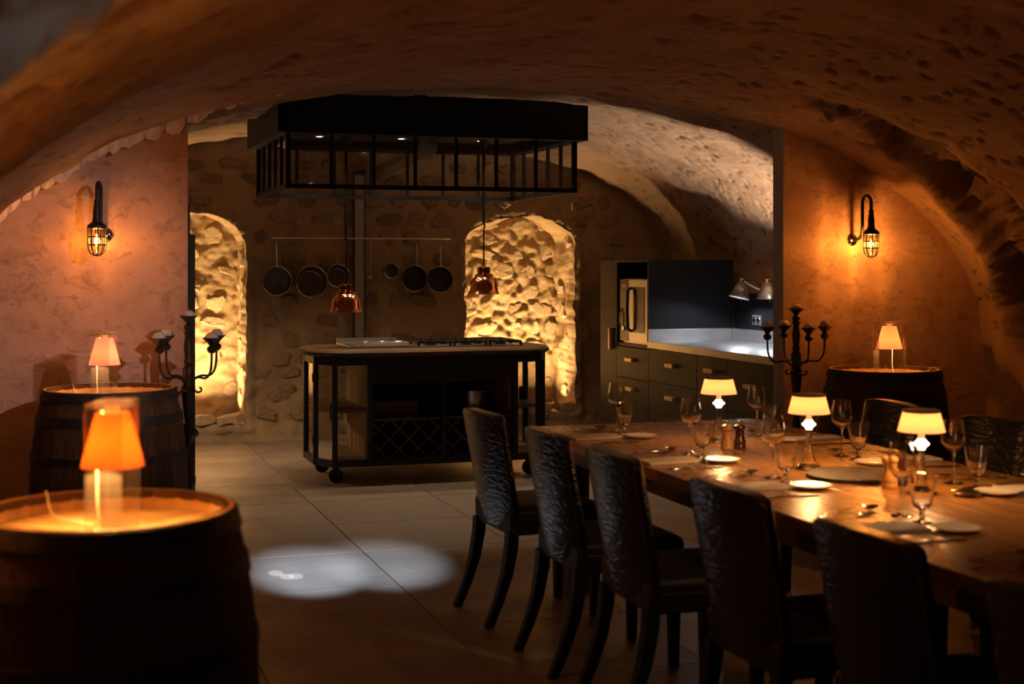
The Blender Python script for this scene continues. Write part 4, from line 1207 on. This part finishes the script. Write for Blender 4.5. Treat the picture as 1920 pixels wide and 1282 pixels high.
# LED bars at the foot of the niches
for nm, lb in (('left', 'hidden warm light bar on the sill of the left niche'), ('right', 'hidden warm light bar on the sill of the right niche')):
    x0, x1, z0, zsp, rise, dep = NICHE[nm]
    b = thing('light_bar', lb, 'light', ((x0 + x1) / 2, YB + .22, z0 + .012), 0, 'warm light bars on the niche sills')
    hw = (x1 - x0) / 2 - .10
    MB().bx(-hw, hw, -.02, .02, .0, .018).build('housing', 'black_iron', b, smooth=False)
    rs = random.Random(len(lb)); x = x0 + .03
    while x < x1 - .06:                                     # a row of low sill stones in front of the bar
        w_ = rs.uniform(.12, .24)
        o = link('stone', rs.choice(STONES_N), None, wall_back, loc=(min(x + w_ / 2, x1 - .06), YB + .05, z0 + .03), rot=(R(-90) + rs.uniform(-.1, .1), rs.uniform(-.15, .15), 0))
        o.scale = (w_ * 1.15, .11, .13); x += w_
    MB().bx(-hw + .01, hw - .01, -.012, .012, .0182, .022).build('diffuser', 'led_warm', b, smooth=False)
    la_ = light('AREA', (0, .0, .03), 36.0, (1.0, .64, .28), hw * 2, target=(0, .22, 1.0), parent=b, size_y=.04)
    la_.data.spread = R(120)

# ------------------------------------------------------------------ dining table of planks
TX0, TX1, TY0, TY1, TZ = 2.18, 3.38, 1.5, 6.45, .76
tb = thing('dining_table', 'long golden wooden dining table laid for a dinner', 'table', (2.78, (TY0 + TY1) / 2, 0))
hw, hl = (TX1 - TX0) / 2, (TY1 - TY0) / 2
for k in range(6):
    x0 = -hw + k * 2 * hw / 6
    MB().bx(x0 + .0012, x0 + 2 * hw / 6 - .0012, -hl + .14, hl - .14, TZ - .045, TZ).build('plank', 'table_wood', tb, smooth=False, bevel=.0015)
for s_ in (-1, 1): MB().bx(-hw, hw, s_ * (hl - .07) - .069, s_ * (hl - .07) + .069, TZ - .045, TZ).build('end_board', 'table_wood', tb, smooth=False, bevel=.0015)
for s_ in (-1, 1): MB().bx(s_ * (hw - .10) - .012, s_ * (hw - .10) + .012, -hl + .2, hl - .2, TZ - .13, TZ - .046).build('apron', 'table_leg_wood', tb, smooth=False)
for sx in (-1, 1):
    for y in (-hl + .22, hl - .22): MB().bx(sx * (hw - .16) - .05, sx * (hw - .16) + .05, y - .05, y + .05, .001, TZ - .046).build('leg', 'table_leg_wood', tb, smooth=False, bevel=.004)

# ------------------------------------------------------------------ leather chairs
def make_chair():
    t = thing('dining_chair', '', 'chair')      # local: back at x=0 (outer face towards -x), seat towards +x; width along y
    wd = .245
    # upholstered back: curved slab
    nu, nv = 14, 16; outer = []; inner = []
    def bp(u, v):     # u in -1..1 across, v 0..1 up
        z = .385 + .515 * v
        lean = .10 - .088 * v
        wid = wd * (1 - .05 * (1 - v)) 
        if v > .86:
            k = (v - .86) / .14; wid *= 1
        crown = -.022 * (abs(u) ** 5) * (1 if v > .8 else max(0, (v - .5) / .3)) 
        return lean + .030 * u * u, u * wid, z + crown * v
    for off in (0, 1):
        L_ = outer if off == 0 else inner
        for j in range(nv + 1):
            v = j / nv
            for i in range(nu + 1):
                u = -1 + 2 * i / nu
                x, y, z = bp(u, v)
                e = 1 - (abs(u) ** 8) * .5
                L_.append((x + (0.006 * (1 - e) if off == 0 else .062 * e - .012 * abs(u) ** 4), y, z))
    n1 = (nu + 1) * (nv + 1); vs = outer + inner; fs = []
    for j in range(nv):
        for i in range(nu):
            a = j * (nu + 1) + i; b = a + nu + 1
            fs.append((a, b, b + 1, a + 1)); fs.append((n1 + a, n1 + a + 1, n1 + b + 1, n1 + b))
    for i in range(nu):
        a = i; fs.append((a, a + 1, n1 + a + 1, n1 + a))
        a = nv * (nu + 1) + i; fs.append((a, n1 + a, n1 + a + 1, a + 1))
    for j in range(nv):
        a = j * (nu + 1); b = a + nu + 1; fs.append((a, n1 + a, n1 + b, b))
        a += nu; b += nu; fs.append((a, b, n1 + b, n1 + a))
    MB().add(vs, fs).build('backrest', 'croc_leather', t, ang=50, bevel=.006)
    # seat cushion and rail
    n = 8; mb = MB()
    o = [(.10, -.225), (.14, -.235), (.50, -.245), (.53, -.235), (.545, -.20), (.545, .20), (.53, .235), (.50, .245), (.14, .235), (.10, .225)]
    mb.prism(o, .385, .455).build('seat_rail', 'seat_leather', t, smooth=False, bevel=.006)
    lay = []
    for g, z in ((0, .455), (.0, .475), (.012, .49), (.05, .50), (.12, .505)):
        cx = .32
        lay.append([(cx + (x - cx) * (1 - g * 1.6), y * (1 - g * 1.6), z) for x, y in o])
    k = len(o); vs = [p for l in lay for p in l]
    fs = [(a * k + i, a * k + (i + 1) % k, (a + 1) * k + (i + 1) % k, (a + 1) * k + i) for a in range(len(lay) - 1) for i in range(k)]
    fs.append(tuple((len(lay) - 1) * k + i for i in range(k)))
    MB().add(vs, fs).build('seat', 'seat_leather', t, ang=60)
    # sabre back legs and straight front legs
    for s_ in (-1, 1):
        mb = MB(); prev = None
        P = [(.115, .40, .024), (.110, .33, .024), (.090, .22, .022), (.055, .11, .019), (.008, .001, .017)]
        vs = []
        for (x, z, h) in P:
            y = s_ * .205
            vs += [(x - h, y - h, z), (x + h, y - h, z), (x + h, y + h, z), (x - h, y + h, z)]
        fs = [(3, 2, 1, 0)] + [(4 * a + i, 4 * a + (i + 1) % 4, 4 * a + 4 + (i + 1) % 4, 4 * a + 4 + i) for a in range(4) for i in range(4)] + [(16, 17, 18, 19)]
        mb.add(vs, [f[::-1] for f in fs]).build('leg', 'black_leg', t, smooth=True, ang=50)
    for s_ in (-1, 1):
        vs = []
        for (h, z) in ((.024, .40), (.016, .001)):
            x, y = .50, s_ * .205
            vs += [(x - h, y - h, z), (x + h, y - h, z), (x + h, y + h, z), (x - h, y + h, z)]
        fs = [(0, 1, 2, 3), (7, 6, 5, 4)] + [(i, 4 + i, 4 + (i + 1) % 4, (i + 1) % 4) for i in range(4)]
        MB().add(vs, fs).build('leg', 'black_leg', t, smooth=False)
    # nailhead trim along both sides and the bottom of the back: too small to pick apart
    mb = MB()
    def stud(p):
        mb.lathe([(0, 0), (.0042, .0), (.003, .0025), (0, .0036)], 6, T=Matrix.Translation(p) @ Matrix.Rotation(R(-90), 4, 'Y'))
    for s_ in (-1, 1):
        for k in range(38):
            v = .02 + .9 * k / 38; x, y, z = bp(s_ * .94, v); stud((x + .0025, y, z))
    for k in range(26):
        u = -.92 + 1.84 * k / 25; x, y, z = bp(u, .02); stud((x + .0005, y, z))
    tag(mb.build('nailhead_trim', 'nailhead', t, ang=60), kind='stuff')
    return t
ORD = ['first', 'second', 'third', 'fourth', 'fifth', 'sixth']
CH_Y = [5.94, 5.16, 4.52, 3.72, 3.00, 2.28]
ch = make_chair(); ch['group'] = 'crocodile leather dining chairs'
for k, y in enumerate(CH_Y):
    lab = f'black crocodile leather chair on the barrel side of the table, {ORD[k]} from the kitchen'
    o = ch if k == 0 else copy_tree(ch)
    o.location = ([1.74, 1.76, 1.775, 1.815, 1.825, 1.82][k], y, 0); o['label'] = lab; o.rotation_euler = (0, 0, R([3, 0, -1, 1, 0, 1][k]))
for k, y in enumerate([5.75, 4.98, 4.24, 3.50]):
    o = copy_tree(ch); o.location = (3.80 + .01 * (k % 2), y, 0); o.rotation_euler = (0, 0, PI + R([-2, 2, 0, 1][k]))
    o['label'] = f'dark leather chair in shadow on the far side of the table, {ORD[k]} from the kitchen'

# ------------------------------------------------------------------ table lamps
def table_lamp_proto():
    t = thing('table_lamp', '', 'table lamp', group='small glass table lamps')
    MB().lathe([(0, .0005), (.050, .0005), (.052, .004), (.045, .010), (.028, .028), (.016, .060), (.0115, .100), (.0105, .150), (.0085, .150), (.009, .10), (.0125, .062), (.022, .032), (.036, .014), (0, .010)], 32).build('glass_base', 'drink_glass', t)
    MB().lathe([(0, .150), (.012, .150), (.014, .158), (.026, .168), (.027, .171), (.016, .181), (.013, .187), (0, .187)], 24).build('light_ring', 'led_node', t)
    MB().lathe([(0, .187), (.011, .187), (.011, .208), (.014, .209), (.014, .216), (0, .216)], 20).build('neck', 'white_collar', t)
    sh = MB().lathe([(.078, .214), (.061, .279)], 84, pleat=.012).build('shade', 'shade_ivory', t, ang=25, solid=.001)
    MB().lathe([(.0605, .277), (.063, .278), (.063, .286), (.058, .287), (0, .284), (0, .281)], 32).build('shade_cap', 'shade_top', t)
    MB().tube([(.078 * math.cos(2 * PI * k / 48), .078 * math.sin(2 * PI * k / 48), .214) for k in range(48)], .0016, 6, closed=True).build('shade_hem', 'shade_ivory', sh)
    return t
tl = table_lamp_proto()
for k, ((x, y), lb) in enumerate((((2.79, 5.64), 'glass-stemmed table lamp nearest the kitchen, in front of the black drawers'),
                                  ((2.75, 4.79), 'glass-stemmed table lamp in the middle, beside the round dark board'),
                                  ((2.815, 4.15), 'glass-stemmed table lamp closest to the camera, by the tall wooden mill'))):
    o = tl if k == 0 else copy_tree(tl)
    o.location = (x, y, TZ); o['label'] = lb
    light('POINT', (0, 0, .232), 5.0, (1, .52, .17), .018, parent=o)

# ------------------------------------------------------------------ place settings
def wine_glass():
    prof = [(0, .0006), (.034, .0006), (.035, .002), (.020, .005), (.006, .012), (.0038, .03), (.0036, .10), (.006, .112), (.022, .122), (.038, .140), (.0435, .155), (.041, .19), (.034, .228),
            (.0328, .228), (.0398, .19), (.0422, .156), (.0368, .1415), (.021, .1245), (0, .118)]
    return MB().lathe(prof, 28).mesh('wine_glass')
def water_glass():
    prof = [(0, .0006), (.033, .0006), (.034, .003), (.016, .007), (.008, .014), (.0075, .035), (.012, .043), (.024, .049), (.028, .056), (.037, .100), (.043, .146), (.0415, .146), (.035, .10), (.0265, .060), (.022, .055), (0, .053)]
    return MB().lathe(prof, 28).mesh('water_goblet')
def plate_me():
    return MB().lathe([(0, .0006), (.045, .0006), (.050, .003), (.072, .012), (.0735, .0145), (.070, .0145), (.050, .0075), (0, .0065)], 36).mesh('side_plate')
def napkin_me():
    mb = MB(); rs_ = random.Random(2)
    for k in range(2):
        d = .006 * k
        nx_, ny_ = 8, 5; vs = []; fs = []
        for top in (0, 1):
            for j in range(ny_ + 1):
                for i in range(nx_ + 1):
                    x = -.125 + .25 * i / nx_ - d * .5; y = -.06 + .12 * j / ny_ + d * .4
                    vs.append((x, y, .0008 + k * .0048 + top * .0044 + .0012 * math.sin(i * 1.3 + k) * (j / ny_) * top))
        n1_ = (nx_ + 1) * (ny_ + 1)
        for j in range(ny_):
            for i in range(nx_):
                a = j * (nx_ + 1) + i; b = a + nx_ + 1
                fs += [(a, b, b + 1, a + 1), (n1_ + a, n1_ + a + 1, n1_ + b + 1, n1_ + b)]
        for i in range(nx_):
            a = i; fs.append((a, a + 1, n1_ + a + 1, n1_ + a)); a = ny_ * (nx_ + 1) + i; fs.append((a, n1_ + a, n1_ + a + 1, a + 1))
        for j in range(ny_):
            a = j * (nx_ + 1); b = a + nx_ + 1; fs.append((a, n1_ + a, n1_ + b, b)); a += nx_; b += nx_; fs.append((a, b, n1_ + b, n1_ + a))
        mb.add(vs, fs)
    return mb.mesh('napkin', True, 40)
def strip(mb, st, th=.0022):
    """flatware body: stations (x, half width, z)"""
    vs = []
    for x, h, z in st: vs += [(x, -h, z), (x, h, z), (x, h * .8, z + th), (x, -h * .8, z + th)]
    n = len(st)
    fs = [(0, 1, 2, 3)[::-1], tuple(4 * (n - 1) + i for i in range(4))]
    for a in range(n - 1):
        for i in range(4): fs.append((4 * a + i, 4 * a + (i + 1) % 4, 4 * a + 4 + (i + 1) % 4, 4 * a + 4 + i))
    mb.add(vs, fs)
def fork_me():
    mb = MB(); strip(mb, [(-.10, .006, .001), (-.09, .010, .001), (-.05, .006, .004), (.0, .0032, .010), (.035, .0035, .010), (.045, .010, .007), (.055, .0125, .005)])
    for k in range(4):
        y = -.0105 + .007 * k
        mb.tube([(.054, y, .006), (.075, y, .004), (.10, y * .95, .007)], [.002, .0018, .0008], 5)
    return mb.mesh('fork', True, 40)
def knife_me():
    mb = MB(); strip(mb, [(-.12, .006, .001), (-.11, .009, .001), (-.04, .007, .002), (.0, .005, .003), (.01, .010, .002), (.08, .0105, .001), (.105, .007, .001), (.115, .001, .001)], .004)
    return mb.mesh('knife', True, 40)
def spoon_me():
    mb = MB(); strip(mb, [(-.11, .006, .001), (-.10, .010, .001), (-.05, .006, .004), (.0, .0032, .011), (.035, .0035, .012), (.045, .006, .010)])
    nu, nv = 14, 5; vs = []; fs = []
    for off in (0, .0018):
        for j in range(nv + 1):
            r_ = j / nv
            for i in range(nu):
                a = 2 * PI * i / nu
                vs.append((.072 + .032 * r_ * math.cos(a), .021 * r_ * math.sin(a), .002 + .011 * r_ ** 2 + off))
    m_ = (nv + 1) * nu
    for s_ in (0, m_):
        for j in range(nv):
            for i in range(nu):
                f = (s_ + j * nu + i, s_ + j * nu + (i + 1) % nu, s_ + (j + 1) * nu + (i + 1) % nu, s_ + (j + 1) * nu + i)
                fs.append(f if s_ else f[::-1])
    for i in range(nu):
        fs.append((nv * nu + i, nv * nu + (i + 1) % nu, m_ + nv * nu + (i + 1) % nu, m_ + nv * nu + i))
    mb.add(vs, fs)
    return mb.mesh('spoon', True, 40)
ME = {'wine_glass': (wine_glass(), 'drink_glass', 'wine glass'), 'water_goblet': (water_glass(), 'drink_glass', 'goblet'), 'side_plate': (plate_me(), 'porcelain', 'plate'),
      'napkin': (napkin_me(), 'napkin_linen', 'napkin'), 'fork': (fork_me(), 'cutlery_steel', 'fork'), 'knife': (knife_me(), 'cutlery_steel', 'knife'), 'spoon': (spoon_me(), 'cutlery_steel', 'spoon')}
DESC = {'wine_glass': 'tall clear wine glass', 'water_goblet': 'short-stemmed clear water goblet', 'side_plate': 'small white side plate', 'napkin': 'folded pale linen napkin',
        'fork': 'polished steel fork', 'knife': 'polished steel knife', 'spoon': 'polished steel spoon'}
PLUR = {'wine_glass': 'wine glasses', 'water_goblet': 'water goblets', 'side_plate': 'side plates', 'napkin': 'linen napkins', 'fork': 'forks', 'knife': 'knives', 'spoon': 'spoons'}
def setting(side, k, y):
    s_ = 1 if side == 'barrel side' else -1
    x0 = TX0 if s_ > 0 else TX1
    rr = random.Random(k * 7 + (s_ > 0))
    lay = [('napkin', .145, .0 * s_, 0), ('side_plate', .335, -.07, 0), ('water_goblet', .315, .07, 0), ('wine_glass', .325, .185, 0),
           ('fork', .16, .235, 0), ('knife', .16, -.20, PI), ('spoon', .22, .30, 0)]
    for nm, dx, dy, rz in lay:
        me, mt_, cat = ME[nm]
        o = link(nm, me, mt_)
        o.location = (x0 + s_ * dx, y + dy + rr.uniform(-.008, .008), TZ + .0004)
        o.rotation_euler = (0, 0, (0 if s_ > 0 else PI) + rz + rr.uniform(-.12, .12))
        tag(o, f'{DESC[nm]} of the {ORD[k]} place from the kitchen, {side} of the table', cat, f'{PLUR[nm]} on the dining table')
for k, y in enumerate([5.94, 5.13, 4.43, 3.61, 2.86]): setting('barrel side', k, y)
for k, y in enumerate([5.60, 4.88, 4.12, 3.38]): setting('far side', k, y)

# mills
def mill(label, loc, mt_, h):
    t = thing('pepper_mill', label, 'mill', loc, 0, 'salt and pepper mills')
    s_ = h / .12
    MB().lathe([(0, .0005), (.026, .0005), (.027, .004), (.027, .016), (.0255, .019), (.0265, .022), (.026, .034), (.020, .055), (.0195, .062), (.0215, .076), (.021, .079), (0, .079)], 28, T=Matrix.Scale(s_, 4)).build('body', mt_, t)
    MB().lathe([(0, .080), (.019, .080), (.025, .086), (.0265, .094), (.024, .103), (.013, .108), (0, .109)], 28, T=Matrix.Scale(s_, 4)).build('head', mt_, t)
    MB().lathe([(0, .108), (.004, .108), (.004, .112), (.0065, .115), (.0065, .119), (.003, .1225), (0, .123)], 16, T=Matrix.Scale(s_, 4)).build('knob', 'chrome', t)
mill('pale wooden mill beside the lamp nearest the kitchen', (2.715, 5.41, TZ), 'mill_wood', .115)
mill('dark polished mill beside the lamp nearest the kitchen', (2.772, 5.405, TZ), 'mill_dark', .115)
mill('pale wooden mill beside the lamp closest to the camera', (2.777, 4.284, TZ), 'mill_wood', .125)
mill('dark red mill behind the nearer wooden mill, by the round board', (2.845, 4.325, TZ), 'mill_dark', .125)
# round board
rb = thing('round_board', 'round dark board with a rough surface lying mid-table', 'board', (2.80, 4.55, TZ + .0005))
MB().lathe([(0, 0), (.165, 0), (.172, .004), (.172, .012), (.166, .015), (0, .015)], 56).build('disc', 'slate', rb)
MB().lathe([(.1722, .003), (.1745, .003), (.1745, .013), (.1722, .013)], 56).build('edge_band', 'hoop_iron', rb)
for (x, y), lb in (((2.925, 4.06), 'small oval steel dish near the lamp closest to the camera'), ((2.985, 3.66), 'small steel dish at the right edge of the picture')):
    d_ = thing('steel_dish', lb, 'dish', (x, y, TZ + .0005), .4, 'small steel dishes')
    MB().lathe([(0, 0), (.026, 0), (.040, .010), (.046, .018), (.048, .018), (.042, .008), (.030, .0), (0, .003)], 32).build('bowl', 'cutlery_steel', d_)
    MB().lathe([(0, .030), (.012, .028), (.040, .019), (.044, .0175), (0, .0175)], 32).build('lid', 'cutlery_steel', d_)

# ------------------------------------------------------------------ ceiling spotlights out of the frame, partly added
def ceiling_spot(label, loc, target, energy, col, angle, blend, size=.03):
    x, y = loc; z = vault_z(x, y) - .02
    t = thing('ceiling_spotlight', label, 'spotlight', (x, y, z), 0, 'ceiling spotlights')
    MB().lathe([(0, 0), (.035, 0), (.035, -.03), (0, -.03)], 20).build('base', 'black_iron', t)
    MB().tube([(0, 0, -.03), (0, 0, -.08)], .008, 8).build('stem', 'black_iron', t)
    d = (Vector(target) - Vector((x, y, z - .10))).normalized()
    q = d.to_track_quat('-Z', 'Y').to_matrix().to_4x4()
    Tm = Matrix.Translation((0, 0, -.10)) @ q
    MB().lathe([(0, .05), (.03, .05), (.034, .03), (.036, -.06), (.030, -.06), (.030, -.04), (0, -.04)], 24, T=Tm).build('lamp_head', 'black_iron', t)
    MB().lathe([(0, -.041), (.028, -.041), (.028, -.044), (0, -.044)], 20, T=Tm).build('lens', 'led_white', t)
    p = Vector((0, 0, -.10)) + d * .07
    light('SPOT', p, energy, col, size, target=p + d, angle=angle, blend=blend, parent=t)
    return t
cs = ceiling_spot('black ceiling spotlight aimed at the bare floor beside the chairs', (.95, 3.3), (1.22, 7.05, 0), 4600, (.50, .69, 1.0), 9.5, 1.0)
ceiling_spot('added black ceiling spotlight beside the first, stretching its pool of light', (1.25, 3.3), (1.62, 7.08, 0), 2700, (.52, .70, 1.0), 10, 1.0)  # second fixture added to lengthen the cool floor pool
for tg, an in (((1.06, 7.08, 0), 1.0), ((1.10, 6.98, 0), .8), ((1.145, 6.98, 0), .7)):      # added narrow spots that draw a small hard patch of light
    p = Vector((.95, 3.3, vault_z(.95, 3.3) - .12)); d = (Vector(tg) - p).normalized()
    light('SPOT', d * .075 + Vector((0, 0, -.10)), 2600, (.85, .93, 1.0), .004, target=d * .075 + Vector((0, 0, -.10)) + d, angle=an, blend=.25, parent=cs)
ceiling_spot('added black ceiling spotlight brightening the pinkish left wall', (2.0, 3.0), (-.1, 7.5, 1.25), 270, (1, .68, .58), 27, 1.0)  # added fill, keeps the left wall pale and pinkish
ceiling_spot('added black ceiling spotlight brightening the dining table', (2.75, 2.9), (2.7, 4.2, .76), 42, (1, .60, .30), 62, 1.0)  # added fill over the table, lifts the near plates
ceiling_spot('added black ceiling spotlight behind the camera brightening the grey stones', (1.6, .6), (-.1, 2.45, 1.9), 26, (1, .92, .84), 40, 1.0)  # weak neutral fill added for the grey rubble
# added uplight that brightens the kitchen vault, unseen behind the partition
def fill_uplight(label, loc, target, energy, col, angle, blend):
    t = thing('fill_uplight', label, 'fill_uplight', loc, 0, 'added uplights unseen behind the partitions')
    MB().lathe([(0, 0), (.05, 0), (.052, .006), (.020, .014), (.014, .03), (.034, .05), (.040, .09), (.034, .09), (.030, .06), (0, .055)], 24).build('body', 'black_iron', t)
    MB().lathe([(0, .062), (.028, .062), (.028, .066), (0, .066)], 20).build('lens', 'led_warm', t)
    p = Vector((0, 0, .10))
    light('SPOT', p, energy, col, .02, target=p + (Vector(target) - Vector(loc)), angle=angle, blend=blend, parent=t)
fill_uplight('small added light on the steel worktop, unseen behind the right opening edge', (5.33, 9.35, .9025), (4.6, 9.95, 2.5), 240, (1, .78, .58), 90, .6)
kl = thing('fill_spotlight', 'small added spotlight on the kitchen side wall, unseen behind the left partition', 'spotlight', (-.42, 10.5, 1.72))  # added out of sight to brighten kitchen floor, back wall and vault
MB().bx(-.08, .015, -.04, .04, -.04, .04).build('wall_block', 'black_iron', kl, smooth=False)
MB().tube([(.015, 0, 0), (.12, 0, 0)], .010, 10).build('stem', 'black_iron', kl)
MB().lathe([(0, .05), (.03, .05), (.036, .0), (.036, -.05), (.030, -.05), (.028, -.03), (0, -.03)], 20, c=(.12, 0, 0)).build('lamp_head', 'black_iron', kl)
light('SPOT', (.17, 0, -.06), 135, (1, .66, .38), .03, target=(1.25, .6, -1.6), angle=92, blend=.9, parent=kl)
light('SPOT', (.17, 0, .06), 26, (1, .70, .44), .03, target=(1.3, -.6, 1.0), angle=95, blend=.9, parent=kl)
